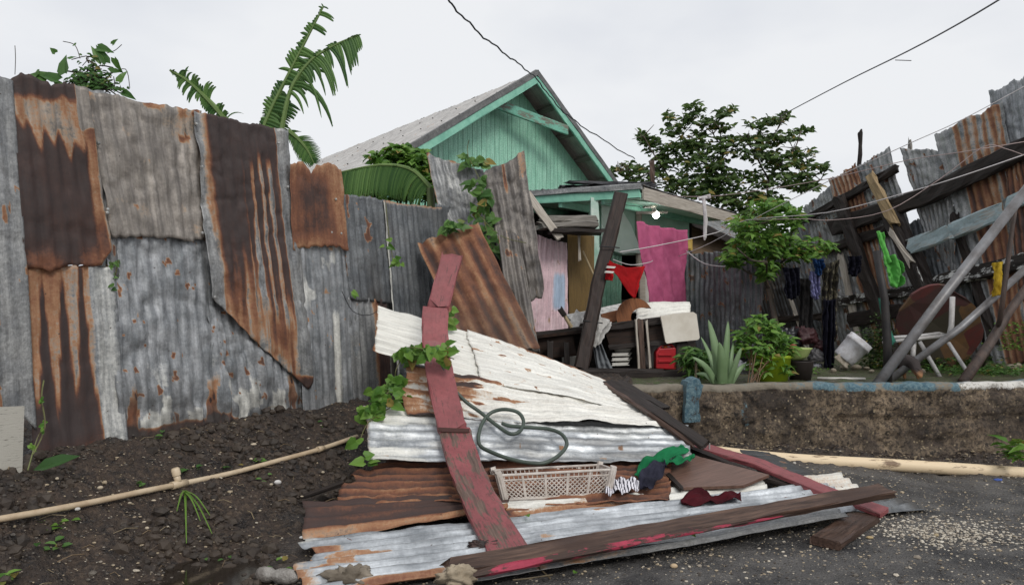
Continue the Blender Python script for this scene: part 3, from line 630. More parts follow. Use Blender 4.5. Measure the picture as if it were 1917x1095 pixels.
fallen([(1470, 895, 4.72), (1495, 918, 4.55), (1612, 912, 4.62), (1570, 885, 4.85)], G_WHITE, lambda u, v, x, y, rib: (.38 + .1 * (fbm(x * 9, y * 5, 231) - .5), 0 * u + .1, .15 + 0 * u), 'short tan corrugated piece poking out beyond the red board', seed=30, amp=.012)
fallen([(1560, 945, 4.45), (1600, 972, 4.25), (1745, 950, 4.45), (1650, 925, 4.62)], G_DARK, p_grey(.4, .4, 15), 'dark bent sheet end lying right of the long beam', seed=31, amp=.012, dent=.03)
fallen([(1385, 845, 5.2), (1430, 895, 4.72), (1530, 888, 4.8), (1440, 848, 5.2)], G_BLACK, p_grey(0, .5, 16), 'small dark sheet under the big fallen pipe', seed=32, amp=.003)

# leaning sheets between fence and house
def lean(q, mat, paint, label, **kw):
    return sheet('leaning_sheet', [at(*k) for k in q], mat, paint, label=label, cat='metal sheet', group='sheets leaning at the end of the fence', **kw)
def p_m1(u, v, x, y, rib):
    n = fbm(x * 7, y * 4, 241) - .5
    return sm(.05, .0, v + n * .05) * .55 + sm(.07, .0, u + n * .06) * .5 + sm(.75, .78, fbm(x * 9, y * 5, 3, 3)) * .5, .25 * sm(.5, .6, fbm(x * 12, y * 2, 6)) + .1, .2 * sm(.45, .6, fbm(x * 10, y * 2, 7)) + .5 * sm(.85, 1, u)
lean([(796, 288, 7.15), (903, 318, 7.35), (925, 470, 7.3), (838, 470, 7.1)], G_MID, p_m1, 'short silvery sheet with rusty rim standing behind the brown one', seed=41, dent=.05, rag=.012, amp=.007, top=[(0, 0), (.3, .02), (.6, 0), (1, .02)])
def p_m2(u, v, x, y, rib):
    n = fbm(x * 7, y * 2, 251) - .5
    return sm(.07, .02, np.abs(u - .47) + n * .06) * sm(.3, .1, v * .8) * .75 + sm(.6, .7, fbm(x * 9, y * 1.3, 252)) * .42 * sm(.5, .6, u), .05 + 0 * u, .15 + .45 * sm(.45, .6, fbm(x * 6, y * 2.0, 253)) + .25 * sm(.6, .9, v)
lean([(903, 312, 7.0), (980, 286, 7.0), (1022, 560, 6.8), (948, 556, 6.7)], G_CHAR, p_m2, 'tall grey sheet with a raised corner towering over the pile', seed=42, dent=.06, rag=.02, top=[(0, .05), (.3, .02), (.6, .03), (.85, .0), (1, 0)], bot=[(0, 1), (.6, 1.02), (.75, .985), (.9, 1.0), (1, .93)], amp=.008)
lean([(930, 425, 6.62), (972, 440, 6.62), (1010, 658, 6.25), (960, 655, 6.2)], G_CHAR, p_grey(.42, .35, 18, 8), 'narrow grey brown strip below the tall grey sheet', seed=43, dent=.03, amp=.012)
def p_m3(u, v, x, y, rib):
    n = fbm(x * 12, y * 1.5, 261) - .5
    return .68 - .10 * rib + n * .4 - .14 * sm(.15, .0, v) - .1 * sm(.5, .9, v), .45 * sm(.55, .7, fbm(x * 16, y * 1.2, 262)) * sm(.2, .6, v), .15 + .5 * sm(.3, .8, v)
lean([(780, 457, 6.55), (895, 418, 6.60), (1012, 656, 6.1), (880, 668, 6.0)], G_BROWN, p_m3, 'brown rusty sheet leaning over to the left behind the red board', seed=44, pitch=.12, amp=.009, dent=.04, rag=.012)
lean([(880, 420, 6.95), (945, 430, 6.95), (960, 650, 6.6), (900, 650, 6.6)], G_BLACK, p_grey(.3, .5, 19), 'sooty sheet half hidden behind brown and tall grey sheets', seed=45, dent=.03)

# ------------------------------------------------------------------ helpers for the rest
def hit(px, py, lift=0):
    """point of the ground under pixel"""
    lo = 1.5
    Ys = np.arange(1.5, 12, .02); X = (px - CX) / F * Ys; Z = H - (py - CY) / F * Ys - lift; G = gz(X, Ys)
    k = np.argmax(Z < G); return Vector((X[k], Ys[k], Z[k] + lift))
def smooth_path(pts, n=6):
    pts = [Vector(p) for p in pts]; P = [pts[0]] + pts + [pts[-1]]; out = []
    for i in range(1, len(P) - 2):
        for k in range(n):
            t = k / n; a, b_, c, d_ = P[i - 1], P[i], P[i + 1], P[i + 2]
            out.append(.5 * ((2 * b_) + (c - a) * t + (2 * a - 5 * b_ + 4 * c - d_) * t * t + (3 * b_ - a - 3 * c + d_) * t ** 3))
    return out + [pts[-1]]
def ribbon(name, A, B, mat, nu=30, nv=20, fold=.03, fq=4, fine=.01, seed=0, along=.5, thick=.003, **kw):
    """cloth between two 3D polylines with folds running from A to B"""
    A = smooth_path(A, 8); B = smooth_path(B, 8); ta = np.linspace(0, len(A) - 1, nu + 1); tb = np.linspace(0, len(B) - 1, nu + 1)
    An = np.array(A); Bn = np.array(B); f = lambda Q, t: np.stack([np.interp(t, range(len(Q)), Q[:, k]) for k in range(3)], -1)
    a = f(An, ta)[None]; b_ = f(Bn, tb)[None]; v = np.linspace(0, 1, nv + 1)[:, None]; u = np.linspace(0, 1, nu + 1)[None]
    P = a * (1 - v[..., None]) + b_ * v[..., None]
    c = P.mean((0, 1)); du = P[:, -1].mean(0) - P[:, 0].mean(0); dv = P[-1].mean(0) - P[0].mean(0); nn = np.cross(du, dv); nn /= np.linalg.norm(nn) + 1e-9
    if nn @ (np.array([0, 0, H]) - c) < 0: nn = -nn
    D = fold * np.sin(2 * np.pi * (u * fq + .35 * np.sin(v * 3 + seed) + .8 * fbm(u * 3 + 0 * v, v * 2 + 0 * u, seed))) * (.4 + .9 * vn(u * 3 + 0 * v, v * along * 3, seed + 1)) + fine * 4 * (fbm(u * 8 + 0 * v, v * 8 + 0 * u, seed + 2) - .5)
    P = P + D[..., None] * nn; W = nu + 1
    fs = [(i * W + k, i * W + k + 1, (i + 1) * W + k + 1, (i + 1) * W + k) for i in range(nv) for k in range(nu)]
    crd = np.stack([np.broadcast_to(u, D.shape).ravel(), np.broadcast_to(v, D.shape).ravel(), D.ravel() * 0], 1)
    return link(name, P.reshape(-1, 3), fs, mat, smooth=True, attrs={'crd': crd}, thick=thick, **kw)
def blob(name, c, rad, mat, seed=0, amp=.35, fq=3, rot=0, **kw):
    """crumpled lump"""
    n = 28; mm = 44; vs = []
    th = np.linspace(0, np.pi, n)[:, None]; ph = np.linspace(0, 2 * np.pi, mm, endpoint=False)[None]
    X = np.sin(th) * np.cos(ph); Y = np.sin(th) * np.sin(ph); Z = np.cos(th) + 0 * ph
    rr = 1 + amp * (2 * np.abs(fbm(X * fq + seed, Y * fq + Z * 2, seed) - .5) * 2 - .5) + amp * .8 * (fbm(X * 2 + 4, Z * 2 + Y, seed + 1) - .5)
    M = Matrix.Rotation(rot, 3, 'Z'); P = np.stack([X * rr * rad[0], Y * rr * rad[1], np.maximum(Z * rr, -.6) * rad[2]], -1).reshape(-1, 3) @ np.array(M).T + np.array(c)
    fs = [(i * mm + k, i * mm + (k + 1) % mm, (i + 1) * mm + (k + 1) % mm, (i + 1) * mm + k) for i in range(n - 1) for k in range(mm)]
    return link(name, P, fs, mat, smooth=True, **kw)
def solid_poly(name, pts, n, th, mat, crdk=1, **kw):
    """flat slab with outline pts (3D) extruded by -n*th"""
    pts = [Vector(p) for p in pts]; n = Vector(n).normalized(); K = len(pts); vs = pts + [p - n * th for p in pts]
    ax = (pts[1] - pts[0]).normalized(); ay = n.cross(ax); cr = [((p - pts[0]).dot(ax) * crdk, (p - pts[0]).dot(ay), 0) for p in pts] * 2
    fs = [tuple(range(K)), tuple(reversed(range(K, 2 * K)))] + [(i, K + i, K + (i + 1) % K, (i + 1) % K) for i in range(K)]
    return link(name, np.array([tuple(v) for v in vs]), fs, mat, attrs={'crd': np.array(cr)}, **kw)

# ------------------------------------------------------------------ low concrete wall
m, n, l, b = newmat('rough_concrete'); tcn = n.new('ShaderNodeTexCoord'); v = tcn.outputs['Object']; a = n.new('ShaderNodeAttribute'); a.attribute_name = 'pt'; sp = n.new('ShaderNodeSeparateColor'); l.new(a.outputs['Color'], sp.inputs[0])
n1 = noise(n, l, v, 2.2, (1, 1, .7), 6, .7); n2 = noise(n, l, v, 38, det=6, ro=.75); vor = n.new('ShaderNodeTexVoronoi'); vor.inputs['Scale'].default_value = 42; l.new(v, vor.inputs['Vector'])
n6 = noise(n, l, v, 1.3, (1.6, 1, .35), 5, .7); c = mixc(n, l, mrange(n, l, n1, .38, .62), lin(82, 70, 60), lin(164, 144, 118)); c = mixc(n, l, mrange(n, l, n2, .45, .58, 0, .85), c, lin(50, 42, 36)); c = mixc(n, l, mrange(n, l, n6, .42, .6, 0, .8), c, lin(38, 32, 29)); c = mixc(n, l, mrange(n, l, noise(n, l, v, 16, det=5), .58, .64, 0, .8), c, lin(24, 20, 18))
spc = n.new('ShaderNodeSeparateColor'); l.new(vor.outputs['Color'], spc.inputs[0]); c = mixc(n, l, math_(n, l, 'MULTIPLY', mrange(n, l, spc.outputs[0], .84, .9), mrange(n, l, vor.outputs['Distance'], .1, .45, .8, 0)), c, lin(190, 172, 140))
c = mixc(n, l, mrange(n, l, math_(n, l, 'ADD', sp.outputs[1], math_(n, l, 'MULTIPLY', math_(n, l, 'SUBTRACT', n1, .5), .8)), .4, .6), c, lin(132, 124, 110))
bf = mrange(n, l, math_(n, l, 'ADD', sp.outputs[0], math_(n, l, 'ADD', math_(n, l, 'MULTIPLY', math_(n, l, 'SUBTRACT', n2, .5), 1.2), math_(n, l, 'MULTIPLY', math_(n, l, 'SUBTRACT', noise(n, l, v, 9, det=4), .5), 1.6))), .45, .6); c = mixc(n, l, bf, c, mixc(n, l, mrange(n, l, n2, .4, .6), lin(62, 96, 112), lin(112, 136, 142)))
c = mixc(n, l, mrange(n, l, math_(n, l, 'ADD', sp.outputs[2], math_(n, l, 'MULTIPLY', math_(n, l, 'SUBTRACT', n2, .5), 1.0)), .45, .6), c, lin(225, 222, 215))
l.new(c, b.inputs['Base Color']); b.inputs['Roughness'].default_value = .8; bump(n, l, b, n2, .9, .02); CONC = m
xs = np.arange(.75, 9, .02); prof = [(0, -.2)] + [(0, z) for z in np.linspace(0, .57, 30)] + [(.012, .6), (.05, .607), (.11, .605), (.18, .6), (.2, .55), (.2, -.2)]
Xg, K = np.meshgrid(xs, np.arange(len(prof))); dy = np.array([p[0] for p in prof])[K]; zz = np.array([p[1] for p in prof])[K]
fr_ = (K > 0) & (K < 32)
dsp = ((fbm(Xg * 7, zz * 9, 301, 5) - .5) * .10 + np.abs(fbm(Xg * 20, zz * 24, 302, 3) - .5) * .06) * fr_ + .022 * fr_ * ((zz < .33 + .01 * np.sin(Xg * 5)) & (Xg > 2.6)) - .05 * fr_ * sm(.12, .0, zz)
topn = (fbm(Xg * 6, Xg * 0, 303) - .5) * .04 * (zz > .5)
P = np.stack([Xg, WL(Xg) + dy + dsp, zz + topn], -1)
blue = .66 * sm(.52, .56, zz) * (fbm(Xg * 2.2, zz * 0, 305) > .34) * sm(1.9, 2.5, Xg) + .55 * sm(.05, .01, np.abs(Xg - 1.86 + .02 * np.sin(zz * 20))) * (zz > .26)
blue = np.minimum(blue, 1) * (.55 + .9 * vn(Xg * 6, zz * 9, 7)); cream = .75 * sm(.52, .58, zz) + 0 * Xg; wht = .62 * sm(3.5, 3.8, Xg) * sm(4.5, 4.2, Xg) * sm(.5, .58, zz) * (dy < .12)
nn_ = len(xs); fs = [(i * nn_ + k, i * nn_ + k + 1, (i + 1) * nn_ + k + 1, (i + 1) * nn_ + k) for i in range(len(prof) - 1) for k in range(nn_ - 1)]
wall = thing('low_wall', 'low rough concrete wall with flaking blue paint along its top edge', 'wall', (1.5, 6, 0))
link('wall_body', P.reshape(-1, 3), fs, CONC, wall, smooth=True, attrs={'pt': np.stack([blue.ravel(), cream.ravel(), wht.ravel()], 1)})
bl = [at(1282, 790, 5.82), at(1284, 742, 5.80), at(1288, 716, 5.80), at(1308, 708, 5.80), at(1316, 722, 5.80), at(1308, 750, 5.80), at(1312, 790, 5.82)]
mb = MB(); K = len(bl); rr = random.Random(4)
sub = []
for i in range(K):
    for k in range(4): q = bl[i].lerp(bl[(i + 1) % K], k / 4); sub.append(q + Vector((rr.uniform(-.006, .006), 0, rr.uniform(-.006, .006))))
K = len(sub); vs = sub + [q + Vector((.0, .22, 0)) for q in sub]
mb.add(vs, [tuple(range(K)), tuple(reversed(range(K, 2 * K)))] + [(i, K + i, K + (i + 1) % K, (i + 1) % K) for i in range(K)], None, [(.78, .0, 0)] * (2 * K))
mb.build('broken_pillar', CONC, wall, label='broken blue painted stub of a pillar')

# pipes and planks on the ground and wall
mb = MB(); mb.tube(smooth_path([at(1338, 846, 5.5), at(1480, 860, 5.45), at(1700, 872, 5.42), at(1980, 890, 5.38)]), .046, 16)
m = plain('scorched_pipe', lin(222, 200, 166), lin(120, 96, 72), rough=.55, scale=9, sv=(.6, 2, 2), bmp=.3, lohi=(.36, .46))
mb.build('fallen_pipe', m, label='thick cream coloured pipe lying at the foot of the low wall', cat='pipe', smooth=True)
mb = MB(); mb.tube([at(1238, 722, 6.3), at(1400, 728, 6.32), at(1565, 741, 6.3)], .016, 10); mb.build('thin_pipe', PVC, label='thin cream pipe lying along the top of the low wall', cat='pipe', smooth=True)
mb = MB(); mb.tube([hit(1530, 708, .02), hit(1620, 709, .02)], .012, 8); mb.build('white_rod', WHITE_PL, label='thin white rod lying on the yard in front of the tilted bucket', cat='rod', smooth=True)
tp = thing('water_pipe', 'long thin cream pipe with a capped riser lying across the dirt bank', 'pipe', hit(330, 905))
pts = [hit(px, py, .06 if px < 100 else .035) for px, py in [(-40, 978), (80, 957), (180, 938), (270, 919), (335, 906), (430, 886), (520, 862), (600, 840), (668, 822)]]
pts[-1].z += .02; zl = [p.copy() for p in pts]
mb = MB(); mb.tube(smooth_path(zl, 4), [.0155] * 25 + [.0155] * (len(smooth_path(zl, 4)) - 25), 12); mb.build('pipe', PVC, tp, smooth=True)
c0 = pts[4]; mb = MB(); d = (pts[5] - pts[3]).normalized(); mb.lathe(c0 - d * .05, d, [(0, .018), (.0, .0215), (.1, .0215), (.1, .018)], 14)
mb.tube([c0, at(330, 888, c0.y - .005)], .018, 12); mb.build('tee_joint', PVC, tp, smooth=True)
mb = MB(); e = at(330, 886, c0.y - .005); u = (e - c0).normalized(); mb.lathe(e - u * .01, u, [(0, .0225), (.035, .0225), (.042, .016), (.042, 0)], 14); mb.build('cap', PVC, tp, smooth=True)
c1 = pts[7]; mb = MB(); mb.lathe(c1 - d * .03, d, [(0, .015), (0, .02), (.06, .02), (.06, .015)], 12); mb.build('coupling', PVC, tp, smooth=True)

def plank(name, pts, wd, th, up, mat, label, seed=0, **kw):
    mb = MB(); mb.beam(pts, wd, th, up, seed=seed, **{k: v for k, v in kw.items() if k in ('rough', 'bev', 'endjag', 'p')})
    return mb.build(name, mat, label=label, cat='plank')
# broken red board: one thing, three pieces still nailed together
rb = thing('red_board', 'broken red painted board bent over the pile from the brown sheet down to the ground', 'board', at(955, 1030, 3.68))
for k, (pp, wd) in enumerate([([(846, 480, 5.66), (821, 572, 5.42)], .155), ([(815, 580, 5.38), (815, 640, 5.22), (824, 705, 5.08), (847, 804, 4.80)], .185), ([(850, 802, 4.84), (870, 870, 4.45), (903, 945, 4.04), (954, 1036, 3.54)], .20)]):
    mb = MB(); P3 = smooth_path([at(*q) for q in pp], 5); mb.beam(P3, wd, .032, up=(.15, -.75, .75), seed=k + 3, rough=.004, p=(.66 if k < 2 else .435, 0, 0), endjag=.03); mb.build('board_piece', W_RED, rb, label=['short upper piece tilted to the right', 'middle piece with smooth red paint', 'lower piece with badly flaked red paint'][k])
mb = MB(); mb.beam([at(823, 804, 4.76), at(874, 806, 4.78)], .03, .012, up=(0, -.75, .7), seed=2); mb.build('metal_strap', plain('dark_rust', lin(70, 40, 34), rough=.8), rb)
# long brown beam in front, pink along its lower edge
bt = thing('long_beam', 'long wet brown beam with pink painted edge lying across the front of the pile', 'beam', at(1200, 1010, 3.75))
mb = MB(); mb.beam([at(838, 1064, 3.22), at(1240, 992, 3.66), at(1662, 917, 4.2)], .082, .042, up=(0, -.55, .83), seed=5, rough=.004, endjag=.04, bev=.1); mb.build('timber', W_BROWN, bt)
mb = MB(); mb.beam([at(870, 1078, 3.15), at(1240, 1004, 3.61), at(1560, 943, 4.05)], .03, .028, up=(0, -.8, .5), seed=6, rough=.005, endjag=.03); mb.build('pink_edge', W_PINKE, bt)
mb = MB(); mb.beam([at(845, 1052, 3.25), at(1000, 1025, 3.42), at(1098, 1008, 3.54)], .02, .03, up=(0, -.5, .8), seed=7, rough=.005, endjag=.03); mb.build('top_ledge', W_DARK, bt)
plank('short_plank', [hit(1545, 1016, .03), hit(1619, 966, .03)], .155, .042, (0, 0, 1), W_BROWN, 'short thick plank lying alone on the road at the right of the pile', 8, endjag=.006)
mb = MB(); mb.beam([at(1298, 832, 5.22), at(1420, 868, 4.88), at(1540, 918, 4.5), at(1652, 958, 4.22)], .115, .03, (0, -.2, 1), seed=9, p=(.75, 0, 0)); mb.build('red_plank', W_RED, label='red painted plank lying diagonally down the right side of the pile', cat='plank')
plank('dark_plank', [at(1290, 838, 5.16), at(1400, 884, 4.82), at(1480, 912, 4.62)], .05, .03, (0, -.2, 1), W_DARK, 'dark strip of wood under the left edge of the right red plank', 10)
plank('dark_plank', [at(1140, 716, 5.96), at(1228, 770, 5.22), at(1318, 832, 4.98)], .11, .03, (0, -.2, 1), W_DARK, 'dark plank sloping from the yard down to the right red plank', 11)
plank('dark_plank', [at(1160, 716, 5.95), at(1245, 764, 5.4)], .09, .025, (.1, -.2, 1), W_DARK, 'short black plank beside the longer dark plank above the cream sheet', 12)
plank('dark_plank', [at(1130, 718, 5.9), at(1215, 774, 5.18), at(1296, 834, 4.96)], .035, .02, (0, -.2, 1), W_BROWN, 'thin brown batten along the right end of the cream sheet', 13)
m = wood('wet_plywood', lin(84, 62, 52), lin(118, 90, 78), rough=.45)
solid_poly('plywood_panel', [at(1238, 868, 4.86), at(1300, 852, 4.98), at(1440, 888, 4.68), at(1392, 908, 4.55), at(1272, 912, 4.52)], (0, -.15, 1), .018, m, label='brown plywood panel lying between dark jeans and red plank', cat='panel')
plank('dark_plank', [at(1236, 874, 4.82), at(1276, 915, 4.50)], .03, .02, (0, -.2, 1), W_DARK, 'short dark stick on the left edge of the plywood panel', 14)
plank('dark_plank', [at(566, 930, 4.4), at(640, 905, 4.5)], .05, .02, (0, 0, 1), W_DARK, 'dark wooden scrap under the torn corner of the brown sheets', 15)
# nail standing in the red plank
mb = MB(); q = at(1328, 843, 5.1); mb.tube([q, q + Vector((.0, 0, .05))], .006, 6); mb.build('bolt', plain('nail', (0, 0, 0, 1)), label='small upright bolt standing on the right red plank', cat='bolt')
# stripes of debris: twigs caught on beam
mb = MB(); mb.tube([at(985, 1040, 3.45), at(1010, 1063, 3.36), at(1030, 1082, 3.25)], .004, 5); mb.tube([at(960, 1085, 3.2), at(990, 1082, 3.22), at(1035, 1075, 3.26)], .003, 5); mb.tube([at(945, 1040, 3.46), at(1000, 1050, 3.4), at(1012, 1058, 3.36)], .004, 5)
mb.build('twigs', STEM, label='dry twigs caught over the long beam', cat='twig', kind='stuff')

# ------------------------------------------------------------------ crate
A0 = at(946, 937, 4.36); A1 = at(1137, 926, 4.44); ux = (A1 - A0); Wc = ux.length; ux.normalize(); uz = Vector((0, .12, 1)).normalized(); uy = uz.cross(ux).normalized(); uz = ux.cross(uy)
Dc, Hc = .26, .15
crate = thing('plastic_crate', 'dirty white slotted plastic crate sitting on the brown sheet', 'crate', A0 + ux * Wc / 2 + uy * Dc / 2)
def cp(x, y, z):                                                       # crate space; walls flare outwards
    fx = (x / Wc - .5) * 2; fy = (y / Dc - .5) * 2
    return A0 + ux * (x + fx * .035 * z / Hc) + uy * (y + fy * .03 * z / Hc) + uz * z
CR = plain('crate_plastic', lin(214, 206, 198), lin(176, 166, 156), rough=.45, scale=12, bmp=.15)
def cwall(f, Ln, name, npan, inn):
    mb = MB(); g = .0045
    def bar(a, b_, r=.004, fl=1): mb.tube([a, b_], r, 4, flat=fl)
    mb.beam([f(0, Hc), f(Ln, Hc)], .016, .012, seg=.5, rough=0, bev=.2, endjag=0); mb.beam([f(0, Hc - .03), f(Ln, Hc - .03)], .008, .007, seg=.5, rough=0, endjag=0)
    mb.beam([f(0, .006), f(Ln, .006)], .012, .012, seg=.5, rough=0, endjag=0)
    for k in range(int(Ln / .025) + 1): bar(f(k * .025, Hc), f(k * .025, Hc - .03), .003)
    for k in range(npan + 1): x = Ln * k / npan; mb.beam([f(x, 0), f(x, Hc)], .014 if 0 < k < npan else .045, .008, up=inn, seg=.5, rough=0, bev=.2, endjag=0)
    st = .026; h0, h1 = .006, Hc - .03
    k = -int((h1 - h0) / st) - 1
    while k * st < Ln:
        for sg in (0, 1):
            x0 = k * st; x1 = x0 + (h1 - h0); za, zb = (h0, h1) if sg == 0 else (h1, h0)
            t0 = max(0, (0 - x0) / (x1 - x0)); t1 = min(1, (Ln - x0) / (x1 - x0))
            if t1 - t0 > .05: bar(f(x0 + (x1 - x0) * t0, za + (zb - za) * t0), f(x0 + (x1 - x0) * t1, za + (zb - za) * t1), .0032)
        k += 1
    return mb.build(name, CR, crate)
cwall(lambda s, z: cp(s, 0, z), Wc, 'long_side', 5, uy); cwall(lambda s, z: cp(s, Dc, z), Wc, 'long_side', 5, uy)
cwall(lambda s, z: cp(0, s, z), Dc, 'short_side', 2, ux); cwall(lambda s, z: cp(Wc, s, z), Dc, 'short_side', 2, ux)
mb = MB()
for k in range(14): mb.beam([cp(Wc * (k + .5) / 14, 0, .004), cp(Wc * (k + .5) / 14, Dc, .004)], .012, .006, seg=.5, rough=0, endjag=0)
for k in range(8): mb.beam([cp(0, Dc * (k + .5) / 8, .008), cp(Wc, Dc * (k + .5) / 8, .008)], .012, .006, seg=.7, rough=0, endjag=0)
mb.build('floor_grid', CR, crate)
for a, b_ in ((0, 0), (Wc, 0), (0, Dc), (Wc, Dc)):
    mb = MB(); mb.beam([cp(a, b_, 0), cp(a, b_, Hc + .018)], .038, .038, up=uy, seg=.5, rough=0, bev=.3, endjag=0); mb.build('corner_post', CR, crate)

# ------------------------------------------------------------------ hose and clothes on the pile
Yh = lambda py: float(np.interp(py, [660, 780, 830, 862, 872], [5.18, 5.0, 4.76, 4.58, 4.55]))
hp = [(822, 668), (838, 712), (868, 748), (900, 772), (930, 796), (956, 812), (974, 806), (980, 788), (970, 772), (945, 766), (920, 772), (904, 790), (896, 815), (899, 834), (920, 846), (952, 858), (990, 866), (1020, 866), (1046, 852), (1061, 832), (1052, 813), (1028, 803), (995, 800), (955, 797), (940, 792)]
mb = MB(); mb.tube(smooth_path([at(a, b_, Yh(b_) - .02) for a, b_ in hp], 6), .0125, 10)
mb.build('garden_hose', plain('hose_green', lin(70, 82, 72), lin(58, 68, 60), rough=.45, bmp=.1), label='dark green hose coiled loosely on the pale blue grey sheet', cat='hose', smooth=True)
GREEN = cloth('green_cloth', (.02, .22, .085, 1)); NAVY = cloth('navy_cloth', lin(62, 62, 78), lin(38, 38, 48)); MAROON = cloth('maroon_cloth', lin(86, 28, 36), lin(54, 18, 24))
ribbon('green_cloth', [at(1188, 893, 4.62), at(1200, 862, 4.74), at(1240, 845, 4.82), at(1275, 830, 4.92)], [at(1206, 893, 4.56), at(1218, 880, 4.62), at(1245, 866, 4.7), at(1292, 842, 4.84)], GREEN, 60, 24, .014, 2.6, .006, 3, label='bright green cloth crumpled at the right end of the blue grey sheet', cat='cloth')
ribbon('green_cloth', [at(1240, 860, 4.72), at(1268, 856, 4.76), at(1300, 852, 4.82)], [at(1248, 868, 4.66), at(1275, 866, 4.68), at(1300, 858, 4.78)], GREEN, 30, 12, .014, 2.5, .003, 5, label='narrow tail of green cloth lying on the plywood panel', cat='cloth')
ribbon('dark_jeans', [at(1192, 908, 4.50), at(1202, 882, 4.58), at(1222, 866, 4.66), at(1244, 862, 4.70)], [at(1210, 915, 4.42), at(1228, 905, 4.46), at(1240, 890, 4.52), at(1248, 870, 4.62)], NAVY, 44, 20, .014, 2.2, .007, 7, label='crumpled dark blue jeans beside the green cloth', cat='jeans')
m, n, l, b = newmat('striped_cloth'); cdn = n.new('ShaderNodeAttribute'); cdn.attribute_name = 'crd'; wv = n.new('ShaderNodeTexWave'); wv.inputs['Scale'].default_value = 4.2; wv.inputs['Distortion'].default_value = 2.2; wv.inputs['Detail Scale'].default_value = 2; l.new(cdn.outputs['Vector'], wv.inputs[0]); l.new(mixc(n, l, mrange(n, l, wv.outputs['Fac'], .26, .34), lin(46, 46, 58), lin(222, 220, 226)), b.inputs['Base Color']); b.inputs['Roughness'].default_value = .9
ribbon('striped_shirt', [at(1134, 893, 4.55), at(1158, 895, 4.53), at(1196, 900, 4.5)], [at(1134, 925, 4.34), at(1165, 920, 4.36), at(1196, 916, 4.40)], m, 34, 14, .012, 3, .012, 9, label='black and white striped shirt stuck beside the crate', cat='shirt')
ribbon('maroon_cloth', [at(1274, 930, 4.31), at(1310, 920, 4.37), at(1350, 924, 4.35), at(1386, 918, 4.38)], [at(1276, 944, 4.21), at(1310, 944, 4.20), at(1350, 938, 4.24), at(1388, 934, 4.26)], MAROON, 40, 16, .02, 2.2, .006, 13, label='dark maroon cloth crumpled on the silver front sheet', cat='cloth')
GREY_R = cloth('muddy_cloth', lin(150, 140, 126), lin(86, 78, 68), tr=.05)
blob('muddy_rag', hit(655, 1082, .03), (.11, .07, .055), GREY_R, 3, .5, 2.5, label='muddy grey rag lump below the silver sheet, left of the beam', cat='rag')
blob('muddy_rag', at(858, 1080, 3.16), (.075, .06, .05), cloth('beige_cloth', lin(184, 170, 148), lin(120, 106, 88)), 8, .45, 2.2, label='beige rag draped over the left end of the long beam', cat='rag')
m = plain('clear_plastic', lin(168, 164, 158), lin(110, 104, 98), rough=.2, bmp=.8, scale=14, dist=.01)
mb = MB(); q = hit(485, 1074, .035); d = (hit(556, 1080, .03) - q); mb.lathe(q, d, [(0, 0), (.0, .03), (.02, .036), (.06, .034), (.08, .022), (.11, .034), (.15, .036), (.19, .028), (.21, .012), (.24, .012), (.24, 0)], 14); bo = mb.build('plastic_bottle', m, label='crushed clear plastic bottle in the dirt at the bottom of the photo', cat='bottle', smooth=True)
blob('plastic_bag', hit(590, 1070, .02), (.05, .035, .03), m, 5, .5, 3, label='small white crumpled plastic scrap beside the crushed bottle', cat='plastic scrap')
blob('blue_scrap', hit(1868, 898, .005), (.03, .02, .01), plain('blue_pl', lin(70, 96, 170)), 6, label='tiny blue plastic scrap on the road in front of the thick pipe', cat='plastic scrap')
blob('plastic_scrap', hit(372, 792, .01), (.03, .02, .02), m, 9, .6, label='grey plastic scrap at the foot of the dented fence sheet', cat='plastic scrap')

# ------------------------------------------------------------------ house
HG = Vector((.638, .77, 0)); HR = Vector((-.602, .799, 0)); AP = Vector((.385, 12.0, 5.0)); TN = .607
UPV = Vector((0, 0, 1))
MINT = metal('mint_paint', lin(148, 206, 180), lin(168, 220, 196), met=0, ro=.6)
MINT_W = plain('mint_wall', lin(190, 224, 208), lin(166, 206, 190), rough=.7, scale=4)
MINT_P = plain('mint_trim', lin(148, 208, 184), lin(118, 180, 158), rough=.55, scale=6)
ROOFM = metal('aged_roof', lin(172, 168, 163), lin(206, 202, 196), met=.15, mott=.6)
GREY_TRIM = metal('roof_trim', lin(92, 92, 92), lin(126, 126, 124), met=.2)
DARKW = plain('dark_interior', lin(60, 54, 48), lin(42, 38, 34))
house = thing('house', 'mint green wooden house with pale metal gable roof and a lit porch', 'house', (1.2, 11.8, .5))
def hp_(g, r, z): return AP + HG * g + HR * r + UPV * z                    # house space: along gable, back, up from apex
# gable wall of vertical boards, set back from the roof edge
mb = MB(); SET = .42; bw = .105; k = -34
rr = random.Random(5)
while k * bw < 2.75:
    a = k * bw; b_ = a + bw - .007; zt = lambda g: -abs(g) * TN - .17
    o = rr.uniform(-.003, .003); zb = -2.6
    if zt(a) > zb:
        vs = [hp_(a, SET + o, zb), hp_(b_, SET + o, zb), hp_(b_, SET + o, zt(b_)), hp_(a, SET + o, zt(a))]
        vs += [q + HR * .02 for q in vs]
        mb.add(vs, [(0, 1, 2, 3), (1, 5, 6, 2), (0, 3, 7, 4), (3, 2, 6, 7)], [(q.dot(HG) + k * .31, q.z, 0) for q in vs], (.0, .0, 0))
    k += 1
mb.build('gable_wall', MINT, house)
mb = MB(); mb.beam([hp_(-3.6, SET + .05, -1.45), hp_(2.8, SET + .05, -1.45)], .04, 2.9, up=UPV, seg=3, rough=0); mb = MB()
mb.add([hp_(-3.9, SET + .03, -2.6), hp_(2.7, SET + .03, -2.6), hp_(0, SET + .03, -.1)], [(0, 1, 2)]); mb.build('gable_backing', DARKW, house)
